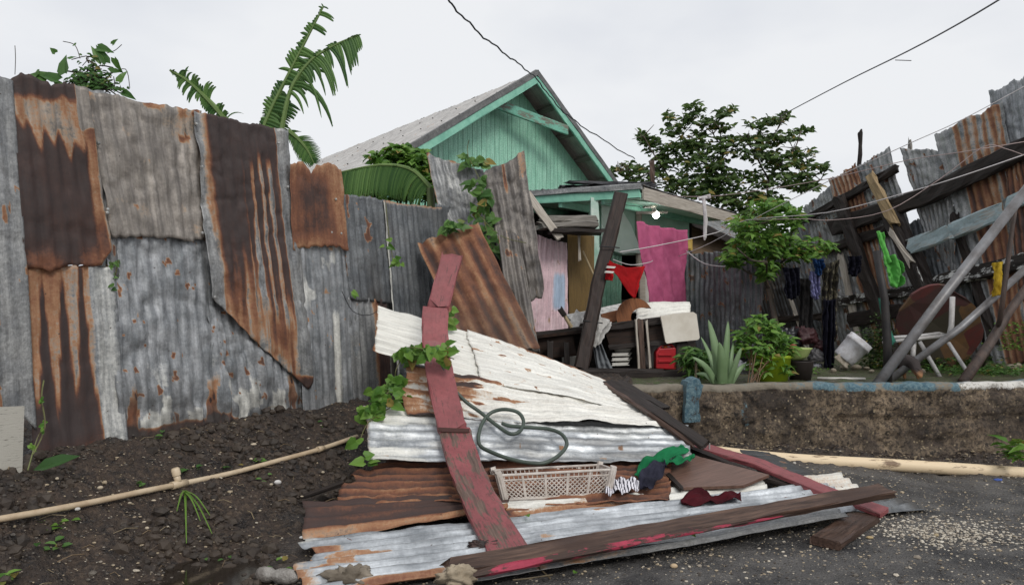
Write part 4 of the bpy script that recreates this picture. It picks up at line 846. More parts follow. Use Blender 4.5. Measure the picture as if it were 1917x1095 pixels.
def roof_p(g0, g1, r0, r1, name):
    z = lambda g: -abs(g) * TN
    q = [hp_(g0, r0, z(g0)), hp_(g0, r1, z(g0)), hp_(g1, r1, z(g1)), hp_(g1, r0, z(g1))]
    return sheet(name, q, ROOFM, lambda u, v, x, y, rib: (sm(.62, .7, fbm(x * 2.5, y * 9, 402)) * .3 + .1 * sm(.5, .7, fbm(x * .8, y * 2, 403)), 0 * u, .10 + .35 * sm(.86, .9, np.abs(np.sin(y * 3.2))) * 0 + .12 * sm(.4, .7, fbm(x, y * 3, 405))), parent=house, amp=.011, pitch=.1, dent=.02, rag=.01, seed=51)
roof_p(0, -4.2, 0, 9.2, 'roof_slope'); roof_p(0, 2.62, 0, 9.2, 'roof_slope')
mb = MB()
for sg, ln in ((-1, 4.2), (1, 2.62)):
    mb.beam([hp_(0, -.02, -.10), hp_(sg * ln, -.02, -.10 - TN * ln)], .03, .13, up=Vector((-sg * HG.x * -TN, -sg * HG.y * -TN, 1)), seg=.4, rough=.003)
mb.build('rake_board', MINT_P, house)
mb = MB()
for sg, ln in ((-1, 4.25), (1, 2.66)):
    mb.beam([hp_(0, -.025, .0), hp_(sg * ln, -.025, -TN * ln)], .04, .09, up=Vector((sg * HG.x * TN, sg * HG.y * TN, 1)), seg=.4, rough=.004, p=(0, 0, 0))
mb.build('rake_flashing', GREY_TRIM, house)
mb = MB(); mb.beam([hp_(-.2, 0, .02), hp_(-.2, 9.2, .02)], .02, .02, up=UPV, seg=2); mb = MB()
for g in (.55, 1.1, 1.65, 2.2, -.6, -1.3, -2, -2.7):
    mb = MB(); mb.beam([hp_(g, -.0, -abs(g) * TN - .09), hp_(g, SET + .05, -abs(g) * TN - .09)], .07, .08, up=UPV, seg=.5, rough=.003); mb.build('purlin', W_GREY, house)
g_n = HR
ta, tb = onpl(930, 192, AP, g_n), onpl(1066, 243, AP, g_n)
mb = MB(); mb.beam([ta + HR * .06, tb + HR * .06], .05, .15, up=UPV, seg=.3, rough=.003, p=(.45, 0, 0)); mb.build('tie_beam', wood('mint_flaked', lin(92, 96, 84), lin(140, 140, 126), paint=lin(126, 196, 172), paint_amt=.56), house)
# roof nails
mb = MB(); rr = random.Random(9)
for g in (-.7, -1.5, -2.3, -3.1):
    for r in np.arange(.3, 8.8, .62): q = hp_(g, r + rr.uniform(-.1, .1), g * TN + .012); mb.lathe(q, UPV, [(0, .015), (.012, .012), (.014, 0)], 6)
o = mb.build('roof_nails', plain('roof_nail', lin(70, 64, 60)), house); tag(o, kind='stuff')
# porch
PA, PB, PC = at(990, 363, 10.0), at(1200, 363, 9.25), at(1366, 408, 11.5); PC.z = PB.z
pr = (PA - PB); pr.z = 0; prn = pr.normalized(); PE = PA + prn * 2.4; PD = PE + (PC - PB)
porch = lambda a, b_, z: PB + prn * a + HG * b_ + UPV * z                    # a: back-left along front, b: along gable direction
La = (PE - PB).length; Lb = 2.95
sheet('porch_roof', [porch(-.04, -.06, .10), porch(La, -.06, .20), porch(La, Lb, .20), porch(-.04, Lb, .02)], GREY_TRIM, p_grey(.2, .4, 61), parent=house, amp=.016, pitch=.09, dent=.02, seed=52)
mb = MB(); mb.beam([porch(0, -.03, 0), porch(La, -.03, .06)], .03, .10, up=UPV, seg=.5, rough=.003); mb.build('porch_fascia', MINT_P, house)
mb = MB(); mb.beam([porch(-.03, -.05, .085), porch(La, -.05, .15)], .05, .07, up=UPV, seg=.3, rough=.006, p=(0, 0, 0)); mb.build('porch_flashing', G_MID, house)
mb = MB(); mb.beam([porch(-.03, 0, 0), porch(-.03, Lb, -.06)], .03, .15, up=UPV, seg=.4, rough=.004); mb.build('porch_fascia', W_PALE, house)
mb = MB(); mb.add([porch(0, 0, -.01), porch(La, 0, .05), porch(La, Lb, .0), porch(0, Lb, -.05)], [(0, 1, 2, 3)]); mb.build('porch_ceiling', MINT_W, house, thick=.02)
mb = MB()
for a in np.arange(.5, La, .6): mb.beam([porch(a, 0, -.05), porch(a, Lb, -.07)], .05, .09, up=UPV, seg=.6, rough=.003)
mb.build('rafter', MINT_P, house)
# porch wall parallel to the gable, with a doorway
W0 = Vector((1.115, 10.3, 0)); wn = Vector((-HR.x, -HR.y, 0))
wp = lambda px, py, off=0: onpl(px, py, W0, wn, -off)
def wpl(name, pts, mat, off=0, th=.03, **kw): return solid_poly(name, [wp(a, b_, off) for a, b_ in pts], wn, th, mat, parent=house, **kw)
wpl('wall_panel', [(1104, 360), (1290, 388), (1290, 478), (1155, 478), (1155, 700), (1104, 700)], MINT_W)
wpl('wall_panel', [(1207, 478), (1290, 478), (1290, 720), (1207, 720)], WHITE_PL)
wpl('door_frame', [(1197, 476), (1207, 476), (1210, 660), (1200, 660)], W_PALE, -.02)
mb = MB(); q0, q1 = wp(1196, 398, -.05), wp(1196, 520, -.05); mb.tube([q0, q1], .045, 10); mb.build('pipe_post', W_PALE, house)
sheet('shutter', [wp(1128, 476, -.04), wp(1163, 478, -.04), wp(1163, 650, -.04), wp(1130, 650, -.04)], metal('teal_shutter', lin(92, 140, 120), lin(120, 162, 140), met=0), lambda u, v, x, y, rib: (.0 * u, 0 * u, 0 * u), parent=house, pitch=.08, amp=.01, seed=53)
# the room behind the doorway
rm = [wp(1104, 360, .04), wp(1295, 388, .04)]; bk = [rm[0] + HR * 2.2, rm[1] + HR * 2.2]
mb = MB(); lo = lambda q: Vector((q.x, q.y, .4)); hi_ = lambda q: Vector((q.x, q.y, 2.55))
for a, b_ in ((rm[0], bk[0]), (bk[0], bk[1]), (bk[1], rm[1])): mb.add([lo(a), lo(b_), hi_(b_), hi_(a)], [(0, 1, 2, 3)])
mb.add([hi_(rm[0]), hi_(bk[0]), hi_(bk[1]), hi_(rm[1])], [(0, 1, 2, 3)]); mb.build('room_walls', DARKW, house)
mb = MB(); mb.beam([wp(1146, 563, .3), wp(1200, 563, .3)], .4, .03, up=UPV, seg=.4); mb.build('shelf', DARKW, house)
# left dark side of the porch: back wall and posts
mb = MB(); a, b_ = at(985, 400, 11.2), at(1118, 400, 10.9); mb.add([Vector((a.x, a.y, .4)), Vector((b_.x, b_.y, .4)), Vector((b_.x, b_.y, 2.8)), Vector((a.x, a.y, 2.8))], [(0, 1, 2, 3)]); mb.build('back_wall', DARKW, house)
mb = MB(); a, b_ = at(940, 400, 9.9), at(985, 400, 11.2); mb.add([Vector((a.x, a.y, .4)), Vector((b_.x, b_.y, .4)), Vector((b_.x, b_.y, 2.8)), Vector((a.x, a.y, 2.8))], [(0, 1, 2, 3)]); mb.build('light_block_wall', DARKW, house, thick=.03)  # added unseen wall, keeps light from leaking in under the porch
mb = MB(); mb.beam([at(1112, 371, 9.55), at(1116, 500, 9.55), at(1117, 660, 9.55)], .10, .10, up=(0, 1, 0), seg=.25, rough=.008); mb.build('porch_post', plain('mint_white_post', lin(200, 214, 204), lin(150, 190, 172), rough=.6, scale=5), house)
mb = MB(); mb.beam([at(1192, 398, 9.6), at(1250, 398, 9.9)], .03, .03, up=UPV); mb.build('lamp_bar', W_PALE, house)
mb = MB(); mb.beam([at(1206, 388, 9.75), at(1228, 386, 9.85)], .05, .03, up=UPV, rough=0); q = at(1228, 403, 9.8); mb.lathe(q + Vector((-.03, 0, .10)), (.25, 0, -1), [(0, .03), (.05, .032), (.06, .02)], 12); lh = mb.build('lamp_holder', WHITE_PL, house)
mb = MB(); mb.lathe(q + Vector((0, 0, .05)), (0, 0, -1), [(0, .018), (.015, .03), (.03, .04), (.05, .046), (.07, .04), (.085, .023), (.09, 0)], 18)
bulb = mb.build('bulb', plain('lit_bulb', (1, 1, 1, 1), emit=((1, .98, .94, 1), 40)), None, smooth=True); bulb.parent = lh; bulb.location = bulb.location - lh.location - house.location
# things at the porch, left part
m = wood('olive_wood', lin(88, 68, 30), lin(122, 96, 46), rough=.55)
mb = MB(); mb.add([at(1062, 440, 9.3), at(1112, 442, 9.3), at(1112, 600, 9.3), at(1066, 602, 9.3)], [(0, 1, 2, 3)], [(0, 0, 0), (0, .4, 0), (1.3, .4, 0), (1.3, 0, 0)]); mb.build('wooden_door', m, label='olive brown wooden door panel right of the pink sheet', cat='door', thick=.03)
def p_pink(u, v, x, y, rib): return sm(.75, .78, fbm(x * 12, y * 10, 3, 3)) * .45, .9 * sm(.55, .68, u) * sm(.98, .9, u) * sm(.3, .45, v) * sm(.85, .7, v), .1 * sm(.5, .7, fbm(x * 9, y * 3, 6))
PKS = sheet('pink_sheet', [at(1000, 438, 9.0), at(1061, 448, 9.1), at(1063, 618, 9.1), at(986, 628, 8.9)], G_PINK, p_pink, pitch=.075, amp=.01, seed=55, rag=.01, top=[(0, 0), (.2, .01), (.4, .035), (1, .03)], label='pink painted corrugated sheet standing left of the wooden door', cat='metal sheet')
lp = thing('plank_stack', 'stack of rough grey boards jammed under the porch roof above the door', 'boards', at(1070, 440, 9.0))
for k, (a, b_, wd) in enumerate([((1014, 412), (1110, 412), .07), ((1010, 424), (1115, 422), .07), ((1030, 434), (1125, 434), .05)]):
    mb = MB(); mb.beam([at(*a, 8.9 - .06 * k), at(*b_, 8.95 - .06 * k)], .3, wd, up=UPV, seed=k, rough=.01, endjag=.05); mb.build('board', W_GREY if k < 2 else W_DARK, lp)
mb = MB(); mb.beam([at(986, 362, 8.7), at(1048, 446, 8.7)], .09, .03, up=(0, -1, .3), seed=4); mb.build('pale_batten', W_PALE, label='pale batten hanging diagonally from the porch roof', cat='batten')
mb = MB(); mb.beam([at(1084, 440, 8.9), at(1085, 486, 8.9)], .03, .02, up=(0, -1, 0)); mb.build('pale_batten', W_PALE, label='short white stick hanging in front of the olive door', cat='batten')
mb = MB(); mb.tube([at(1091, 470, 9.1), at(1112, 516, 9.1)], .012, 6); mb.build('bamboo_stick', plain('bamboo', lin(176, 156, 120)), label='thin tan stick leaning against the olive door', cat='stick')
mb = MB(); mb.beam([at(1162, 366, 7.55), at(1122, 520, 7.3), at(1088, 690, 7.05)], .135, .12, up=(0, -1, .2), seg=.1, rough=.006, bev=.25, seed=3); mb.build('leaning_post', wood('burnt_post', lin(30, 24, 22), lin(62, 48, 42), rough=.6), label='dark square post leaning in front of the porch', cat='post')
mb = MB(); q = at(1140, 465, 7.3); mb.tube([at(1122, 461, 7.28), at(1160, 464, 7.3)], .006, 5); mb.tube([at(1091, 600, 7.1), at(1128, 605, 7.14)], .006, 5); mb.build('tie_wire', plain('wire_dark', lin(40, 40, 42)), label='wire ties wound round the dark leaning post', cat='wire', kind='stuff')
# pale curtain panel, cloths on the line
PALEG = cloth('pale_mint_sheet', (.80, .92, .87, 1), (.72, .86, .80, 1), tr=.35)
sp_ = [wp(x_, y_, -.12) for x_, y_ in [(1126, 378), (1150, 386), (1166, 396), (1182, 422), (1192, 448), (1200, 474), (1180, 473), (1168, 476), (1150, 470), (1138, 468), (1126, 474)]]
solid_poly('torn_panel', sp_, wn, .012, PALEG, parent=house, label='pale mint torn panel')
RED = cloth('red_cloth', (.45, .012, .015, 1), (.3, .01, .012, 1))
ribbon('red_underwear', [at(1140, 488, 7.22), at(1172, 500, 7.4), at(1208, 498, 7.6)], [at(1141, 498, 7.22), at(1184, 556, 7.4), at(1188, 556, 7.4)], RED, 36, 20, .012, 3, .005, 4, label='bright red briefs pegged on the clothes line under the porch', cat='underwear')
ribbon('red_cloth', [at(1138, 492, 7.2), at(1150, 495, 7.24)], [at(1134, 524, 7.2), at(1146, 526, 7.24)], RED, 12, 12, .02, 2, .008, 6, label='small red cloth bunched against the leaning post', cat='cloth')
for k, (x_, y_) in enumerate([(1144, 500), (1141, 509)]):
    mb = MB(); mb.beam([at(x_ - 7, y_, 7.16), at(x_ + 7, y_ + 1, 7.16)], .02, .02, up=UPV, rough=0); mb.build('clothes_peg', WHITE_PL, label=['upper white clothes peg on the small red cloth', 'lower white clothes peg on the small red cloth'][k], cat='peg')
MAUVE = cloth('mauve_cloth', (.66, .17, .32, 1), (.50, .11, .23, 1), tr=.3)
ribbon('mauve_curtain', [at(1194, 414, 9.3), at(1230, 424, 9.6), at(1283, 431, 10.0)], [at(1212, 566, 9.25), at(1236, 572, 9.45), at(1262, 578, 9.7), at(1286, 570, 10.0)], MAUVE, 70, 44, .026, 3.5, .008, 8, along=.6, label='large mauve pink curtain hanging at the right end of the porch', cat='curtain')
# brown shed behind, grey fence beside the porch
shed = thing('shed', 'brown wooden shed with a lean-to roof between porch and trees', 'shed', at(1330, 640, 12.6))
mb = MB(); mb.add([at(1270, 415, 12.2), at(1395, 470, 13.6), at(1395, 650, 13.6), at(1270, 660, 12.2)], [(0, 1, 2, 3)], [(0, 0, 0), (2, 0, 0), (2, 2, 0), (0, 2, 0)]); mb.build('wall', wood('shed_wood', lin(96, 78, 60), lin(140, 116, 92)), shed, thick=.05)
mb = MB(); mb.beam([at(1286, 412, 11.9), at(1400, 466, 13.2)], .06, .12, up=UPV); mb.build('roof_edge', W_DARK, shed)
sheet('roof', [at(1286, 406, 11.9), at(1310, 400, 15), at(1440, 452, 16), at(1400, 460, 13.2)], G_MID, p_grey(.2, .3, 71), parent=shed, seed=56, pitch=.1, amp=.012)
mb = MB(); mb.box(at(1289, 458, 10.9), (.10, .06, .17)); mb.box(at(1289, 458, 10.86), (.07, .03, .12)); mb.build('yellow_box', plain('yellow_box', lin(206, 176, 92), lin(186, 150, 70)), label='small yellow electrical box on the corner beside the mauve curtain', cat='electrical box')
bf_ = thing('corrugated_fence', 'dark grey corrugated fence between the porch and the small leafy tree', 'fence', at(1350, 690, 9.6))
for k, (a, b_, ys, mt) in enumerate([((1281, 1345), (474, 470), (10.3, 9.9), G_DARK), ((1338, 1392), (470, 478), (9.85, 9.5), G_DARK), ((1386, 1428), (470, 500), (9.5, 9.3), G_DARK)]):
    sheet('metal_sheet', [at(a[0], b_[0], ys[0]), at(a[1], b_[1], ys[1]), at(a[1] + 3, 700, ys[1] - .2), at(a[0] + 3, 700, ys[0] - .2)] if 0 else [at(a, b_[0], ys[0]) if False else at(a[0], b_[0], ys[0]), at(a[1], b_[1], ys[1]), at(a[1], 705, ys[1]), at(a[0] + 4, 705, ys[0])], mt, p_grey(0, .4, 80 + k, wh=.3), parent=bf_, seed=60 + k, rag=.02, dent=.03)

# ------------------------------------------------------------------ counter with its clutter
ct = thing('counter', 'charred wooden wash counter standing in the yard in front of the porch', 'counter', at(1150, 700, 7.5))
yl_ = lambda px: 7.55 - (px - 1005) * .0004
def cb(pts, wd, th, mat, name, up=(0, -1, .1), seed=0): mb = MB(); mb.beam([at(a, b_, yl_(a) + (c if True else 0)) for a, b_, c in pts], wd, th, up=up, seed=seed, rough=.006); return mb.build(name, mat, ct)
cb([(1003, 628, 0), (1140, 612, 0), (1300, 592, 0)], .07, .05, W_DARK, 'top_rail')
cb([(1006, 650, .02), (1075, 642, .02)], .26, .03, wood('burnt_panel', lin(20, 15, 12), lin(56, 38, 28)), 'front_panel', seed=2)
cb([(1138, 628, .03), (1250, 617, .03)], .21, .03, wood('burnt_panel', 0, 0), 'front_panel', seed=3)
cb([(1012, 690, .45), (1300, 640, .45)], .05, .6, W_DARK, 'back_board', up=UPV, seed=9)
cb([(1140, 650, .0), (1250, 641, 0)], .05, .05, W_DARK, 'lower_rail', seed=4)
mb = MB(); mb.add([at(1003, 628, 7.5), at(1300, 592, 7.45), at(1296, 588, 8.1), at(1010, 622, 8.15)], [(0, 1, 2, 3)]); mb.build('counter_top', wood('burnt_panel', 0, 0), ct, thick=.03)
for k, (x0, y0, x1, y1, wd, mt) in enumerate([(1030, 640, 1030, 700, .06, W_DARK), (1198, 600, 1203, 692, .055, W_BROWN), (1210, 600, 1217, 690, .02, W_PALE), (1190, 600, 1196, 692, .015, W_PALE), (1276, 640, 1277, 705, .12, W_DARK), (1060, 640, 1062, 700, .05, W_DARK)]):
    mb = MB(); mb.beam([at(x0, y0, 7.44), at(x1, y1, 7.40)], wd, .05, up=(0, -1, .1), seed=k); mb.build('leg', mt, ct)
mb = MB(); mb.beam([at(1078, 702, 7.05), at(1240, 706, 7.0), at(1300, 704, 7.0)], .15, .12, up=UPV, seed=12, rough=.01); mb.build('black_beam', W_DARK, label='heavy black beam lying on the yard in front of the counter', cat='beam')
mb = MB(); mb.beam([at(1092, 692, 7.15), at(1240, 694, 7.1)], .09, .03, up=UPV, seed=13); mb.build('black_board', W_DARK, label='thin dark board lying on the heavy black beam', cat='board')
m = plain('cream_board', lin(228, 222, 210), lin(208, 200, 186), rough=.75, scale=5)
solid_poly('cream_slab', [at(*q, 7.36) for q in [(1237, 592), (1262, 587), (1298, 584), (1304, 588), (1310, 632), (1307, 636), (1268, 640), (1249, 643), (1246, 640)]], (0, -1, 0), .04, m, label='cream coloured slab hanging over the right end of the counter', cat='slab')
# curved brown wood, tin roll
cr_ = []
for t in np.linspace(0, 1, 16): a = math.radians(200 - 175 * t); cr_.append((1188 + 34 * math.cos(a), 592 - 34 * math.sin(a)))
inn = []
for t in np.linspace(1, 0, 14): a = math.radians(215 - 175 * t); inn.append((1203 + 22 * math.cos(a), 594 - 18 * math.sin(a)))
solid_poly('curved_wood', [at(*q, 7.6) for q in cr_ + [(1219, 576)] + inn[2:] + [(1180, 602), (1160, 606)]], (0, -1, 0), .03, wood('orange_wood', lin(104, 62, 34), lin(150, 94, 54)), label='crescent shaped orange brown wood piece on the counter', cat='wood piece')
mb = MB(); mb.beam([at(1128, 598, 7.7), at(1160, 590, 7.75)], .12, .02, up=(0, -1, .3)); mb.build('orange_board', wood('orange_wood', 0, 0), label='orange brown board on the counter left of the crescent', cat='board')
tr = sheet('white_tin_sheet', [at(1190, 575, 7.95), at(1193, 604, 7.6), at(1292, 590, 7.6), at(1292, 566, 7.95)], G_WHITE, lambda u, v, x, y, rib: (0 * u, .5 + 0 * u, .1 + 0 * u), pitch=.09, amp=.016, seed=57, bow=.02, label='white corrugated tin sheet resting on the counter under the mauve curtain', cat='metal sheet')
mb = MB(); mb.beam([at(1068, 598, 7.9), at(1190, 574, 8.2)], .22, .02, up=(0, -.5, 1)); mb.build('white_board', plain('white_bd', lin(206, 204, 200), lin(150, 148, 144), scale=20), label='white speckled board lying across the counter behind the post', cat='board')
mb = MB(); mb.beam([at(1072, 614, 7.6), at(1087, 583, 7.7)], .1, .02, up=(0, -1, .4)); mb.build('white_board', plain('white_bd', (0, 0, 0, 1)), label='small white board tilted against the dark post', cat='board')
hm = thing('hammer', 'brush or hammer with a pale handle sticking up from the counter', 'tool', at(1068, 612, 7.5))
mb = MB(); mb.tube([at(1070, 613, 7.5), at(1056, 590, 7.5), at(1052, 583, 7.5)], [.02, .016, .016], 8); mb.build('handle', plain('bamboo', (0, 0, 0, 1)), hm)
mb = MB(); mb.beam([at(1056, 590, 7.49), at(1048, 577, 7.49)], .05, .05, up=(0, -1, 0)); mb.build('head', W_DARK, hm)
NET = cloth('white_net', lin(222, 220, 216), lin(190, 188, 186), tr=.4)
ribbon('white_net', [at(1112, 600, 7.3), at(1125, 592, 7.3), at(1145, 603, 7.4)], [at(1108, 636, 7.25), at(1112, 652, 7.25), at(1122, 640, 7.3)], NET, 24, 20, .03, 3, .02, 11, label='white net cloth bunched over the counter beside the dark post', cat='cloth')
ribbon('grey_cloth', [at(1108, 640, 7.35), at(1124, 640, 7.35)], [at(1118, 694, 7.35), at(1148, 692, 7.35)], cloth('grey_cl', lin(140, 144, 148)), 20, 20, .03, 3, .01, 12, label='grey cloth hanging under the white net below the counter', cat='cloth')
wb = thing('white_basin_stack', 'stack of white plastic basins under the counter', 'basins', at(1165, 690, 7.6))
for k in range(3):
    mb = MB(); q = at(1165, 678 - 9 * k, 7.65); mb.lathe(q, UPV, [(0, 0), (0, .07), (.03, .085), (.045, .10), (.048, .10), (.04, .08)], 20); mb.build('basin', WHITE_PL, wb, smooth=True)
    mb = MB(); mb.beam([at(1147, 664 + 9 * k, 7.5), at(1177, 663 + 9 * k, 7.5)], .03, .035, up=(0, -1, 0), rough=0); mb.build('tray', WHITE_PL, wb)
mb = MB(); mb.lathe(at(1068, 692, 7.75), UPV, [(0, 0), (0, .07), (.06, .08), (.07, .085), (.13, .09), (.16, .1), (.165, .09)], 20); mb.build('white_tub', WHITE_PL, label='ribbed white tub under the left part of the counter', cat='tub', smooth=True)
mb = MB(); mb.lathe(at(1232, 668, 7.85), (1, 0, .1), [(-.16, 0), (-.16, .08), (-.1, .12), (.1, .12), (.16, .08)], 20); mb.build('white_sack', cloth('sack', lin(218, 208, 206)), label='white rounded sack behind the red container', cat='sack', smooth=True)
rc = thing('red_container', 'red plastic fuel container under the counter by the white sack', 'container', at(1248, 690, 7.45))
RP = plain('red_plastic', (.42, .018, .025, 1), rough=.35, bmp=.05)
bp_ = [(1228, 690), (1228, 660), (1234, 652), (1264, 650), (1268, 655), (1268, 692)]
o = solid_poly('body', [at(*q, 7.42) for q in bp_], (0, -1, 0), .13, RP, parent=rc); bv = o.modifiers.new('b', 'BEVEL'); bv.width = .012; bv.segments = 3
for k, yy in enumerate((664, 676)):
    mb = MB(); mb.beam([at(1234, yy, 7.41), at(1258, yy, 7.41)], .025, .012, up=(0, -1, 0), rough=0, bev=.3); mb.build('ridge', RP, rc)
mb = MB(); mb.tube([at(1232, 655, 7.45), at(1240, 646, 7.45), at(1258, 646, 7.45), at(1264, 653, 7.45)], .012, 8); mb.build('handle', RP, rc)
mb = MB(); mb.lathe(at(1246, 652, 7.48), UPV, [(0, .02), (.03, .02), (.03, 0)], 12); mb.build('cap', plain('orange_cap', lin(214, 130, 40)), rc)
# black tarp scraps on the porch roof
mb = MB()
for k in range(7): a = random.uniform(0, .15); mb.beam([porch(1.0 + .1 * k, .1 + .1 * k, .24 + .02 * (k % 3)), porch(.4 + .05 * k, 1.1 + .06 * k, .26 + .03 * (k % 3))], .16, .02, up=(random.uniform(-.3, .3), 0, 1), seed=k, rough=.012)
mb.build('roof_scraps', plain('black_felt', lin(38, 38, 42), lin(60, 60, 64)), label='black curled roofing scraps lying on the porch roof', cat='roofing', kind='stuff')
mb = MB(); mb.beam([at(1222, 352, 11.5), at(1220, 302, 11.5)], .07, .07, up=(0, 1, 0), seg=.1, rough=.01, endjag=.04); mb.build('old_post', W_BROWN, label='short old post standing above the porch roof before the tree', cat='post')

# ------------------------------------------------------------------ right hand fence (leaning, patched)
RP0 = Vector((5.92, 8.8, 0)); RD = Vector((-.371, .928, 0)); RN = Vector((-.928, -.371, 0))
rpt = lambda px, py, off=0: onpl(px, py, RP0, RN, off)
rf = thing('corrugated_fence', 'leaning patched fence of sheets and burnt beams at the right of the yard', 'fence', rpt(1720, 665))
def rs(pts, mat, paint, off=0, **kw):
    kw['amp'] = .008
    return sheet('metal_sheet', [rpt(a, b_, off) for a, b_ in pts], mat, paint, parent=rf, rag=.03, dent=.04, **kw)
def p_rst(lo=.0, hi=1.0, seed=5, base=.62, k=.45):
    def f(u, v, x, y, rib):
        n = fbm(x * 4, y * 1.2, seed) - .5; g = sm(lo - .02, lo + .03, u) * sm(hi + .02, hi - .03, u)
        return g * (base + k * n - .12 * rib + .2 * sm(.5, .75, fbm(x * 7, y * .7, seed + 2)) * -1), .1 * (1 - g), .1 + .25 * sm(.7, 1, v)
    return f
rs([(1505, 385), (1572, 340), (1655, 660), (1560, 668)], G_MID, p_grey(.1, .25, 301), .0, seed=71)
rs([(1552, 338), (1603, 308), (1700, 660), (1640, 662)], G_MID, p_rst(0, 1, 3), .02, seed=72, label='rusty narrow fence sheet')
rs([(1593, 322), (1664, 273), (1752, 600), (1690, 655)], G_MID, p_grey(.1, .2, 303), -.01, seed=73)
rs([(1686, 278), (1784, 286), (1788, 508), (1740, 470)], G_MID, p_grey(.2, .15, 304), -.03, seed=74, bot=[(0, .9), (.5, 1.0), (1, 1.05)], amp=.012)
rs([(1700, 420), (1790, 380), (1850, 690), (1760, 670)], G_DARK, p_grey(.1, .3, 305), -.06, seed=75, amp=.012)
rs([(1752, 250), (1880, 193), (1960, 665), (1862, 690)], G_MID, p_rst(.24, .95, 7, .58, .6), .03, seed=76, amp=.013, pitch=.1, label='tall fence sheet streaked with orange rust')
rs([(1850, 172), (1975, 120), (2080, 620), (1915, 610)], G_BLUE, lambda u, v, x, y, rib: (.0 * u + .62 * sm(.45, .5, v) * sm(.3, .1, u), .2 + 0 * u, .12 + .3 * sm(.4, .6, v)), .0, seed=77, amp=.013, pitch=.1)
rs([(1880, 300), (1930, 290), (2010, 690), (1925, 690)], G_DARK, p_rst(0, 1, 9, .78, .3), .05, seed=78)
rs([(1960, 115), (2120, 40), (2200, 640), (2070, 640)], G_MID, p_grey(.2, .2, 306), .03, seed=79)
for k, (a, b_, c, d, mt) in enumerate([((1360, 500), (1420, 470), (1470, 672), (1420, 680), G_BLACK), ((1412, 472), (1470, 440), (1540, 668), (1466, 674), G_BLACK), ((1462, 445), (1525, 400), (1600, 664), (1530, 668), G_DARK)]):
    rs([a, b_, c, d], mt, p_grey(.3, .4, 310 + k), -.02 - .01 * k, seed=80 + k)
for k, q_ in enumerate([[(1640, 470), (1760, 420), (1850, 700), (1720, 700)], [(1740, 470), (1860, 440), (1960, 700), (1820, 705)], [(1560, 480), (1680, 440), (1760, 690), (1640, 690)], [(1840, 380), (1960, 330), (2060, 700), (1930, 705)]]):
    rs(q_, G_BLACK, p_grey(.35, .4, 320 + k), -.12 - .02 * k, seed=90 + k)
def rbeam(a, b_, wd, th, mat, off=.08, name='beam', seed=0, mid=None, label=None):
    mb = MB(); P3 = [rpt(*a, off)] + ([rpt(*mid, off)] if mid else []) + [rpt(*b_, off)]
    mb.beam(P3, wd, th, up=RN, seed=seed, rough=.012, bev=.2, seg=.15, endjag=.06); return mb.build(name, mat, rf, label=label)
rbeam((1506, 412), (1680, 315), .11, .08, W_DARK, .10, seed=1)
rbeam((1556, 428), (1930, 272), .24, .10, W_DARK, .13, seed=2, mid=(1740, 365), label='heavy burnt beam')
rbeam((1704, 462), (1778, 434), .20, .05, W_BLUE, .24, 'light_board', 3); rbeam((1782, 432), (1872, 398), .21, .05, W_BLUE, .20, 'light_board', 4)
rbeam((1884, 385), (1930, 365), .16, .05, W_BLUE, .10, 'light_board', 5)
rbeam((1742, 532), (1930, 486), .19, .12, W_DARKP, .10, seed=6, label='burnt beam with peeling white paint')
rbeam((1555, 566), (1750, 538), .13, .08, W_DARKP, .09, seed=7); rbeam((1540, 470), (1660, 430), .14, .08, W_DARK, .09, seed=8)
rbeam((1570, 372), (1672, 660), .17, .12, W_DARK, .20, 'post', 9); rbeam((1664, 392), (1738, 545), .26, .12, W_DARK, .14, 'post', 10)
rbeam((1628, 328), (1676, 420), .13, .08, wood('peeled_wood', lin(120, 100, 70), lin(170, 146, 108)), .25, 'post', 11, label='peeled yellowish post top'); rbeam((1664, 412), (1735, 560), .16, .08, W_DARK, .22, 'post', 12)
rbeam((1668, 432), (1706, 492), .07, .05, W_PALE, .26, 'pale_board', 13); rbeam((1713, 500), (1728, 538), .05, .05, W_DARKP, .26, 'pale_board', 14)
rbeam((1786, 405), (1862, 640), .10, .08, W_DARK, .06, 'post', 15); rbeam((1620, 520), (1668, 650), .05, .03, W_PALE, .18, 'pale_board', 16)
rbeam((1574, 480), (1612, 650), .10, .05, W_PALE, .06, 'pale_board', 17); rbeam((1480, 560), (1514, 660), .06, .03, W_PALE, .1, 'pale_board', 18); rbeam((1388, 520), (1402, 640), .05, .03, W_GREY, .1, 'pale_board', 19)
rbeam((1608, 350), (1611, 248), .05, .05, W_DARK, -.05, 'post', 20); rbeam((1704, 280), (1703, 264), .04, .03, W_GREY, -.05, 'post', 21)
rbeam((1440, 600), (1560, 590), .10, .06, W_DARK, .1, seed=22); rbeam((1590, 600), (1690, 580), .2, .05, W_DARK, .07, seed=23)
# poles in front
POLE = plain('galv_pole', lin(128, 128, 130), lin(96, 92, 90), rough=.45, scale=6, metallic=.25)
def pole(pts, r, label, mat=POLE, name='metal_pole', n=14, **kw): mb = MB(); mb.tube(pts, r, n, **kw); return mb.build(name, mat, label=label, cat='pole', smooth=True)
q = hit(1642, 720); pole([q, at(1760, 562, 6.45), at(1935, 338, 6.6)], .043, 'thick grey metal pole leaning from the yard up to the right edge')
q = hit(1664, 712); pole([q, at(1800, 612, 6.7), at(1935, 490, 6.9)], .033, 'thinner grey metal pole crossing low behind the thick pole')
BR_ = plain('dark_branch', lin(84, 68, 60), lin(54, 44, 40), scale=14, sv=(1, 1, .3), bmp=.6, dist=.01)
pole([hit(1802, 716), at(1850, 648, 6.7), at(1888, 585, 6.75), at(1935, 520, 6.8)], [.046, .042, .038, .034], 'thick dark branch leaning at the right edge of the yard', BR_, 'branch', jit=.08)
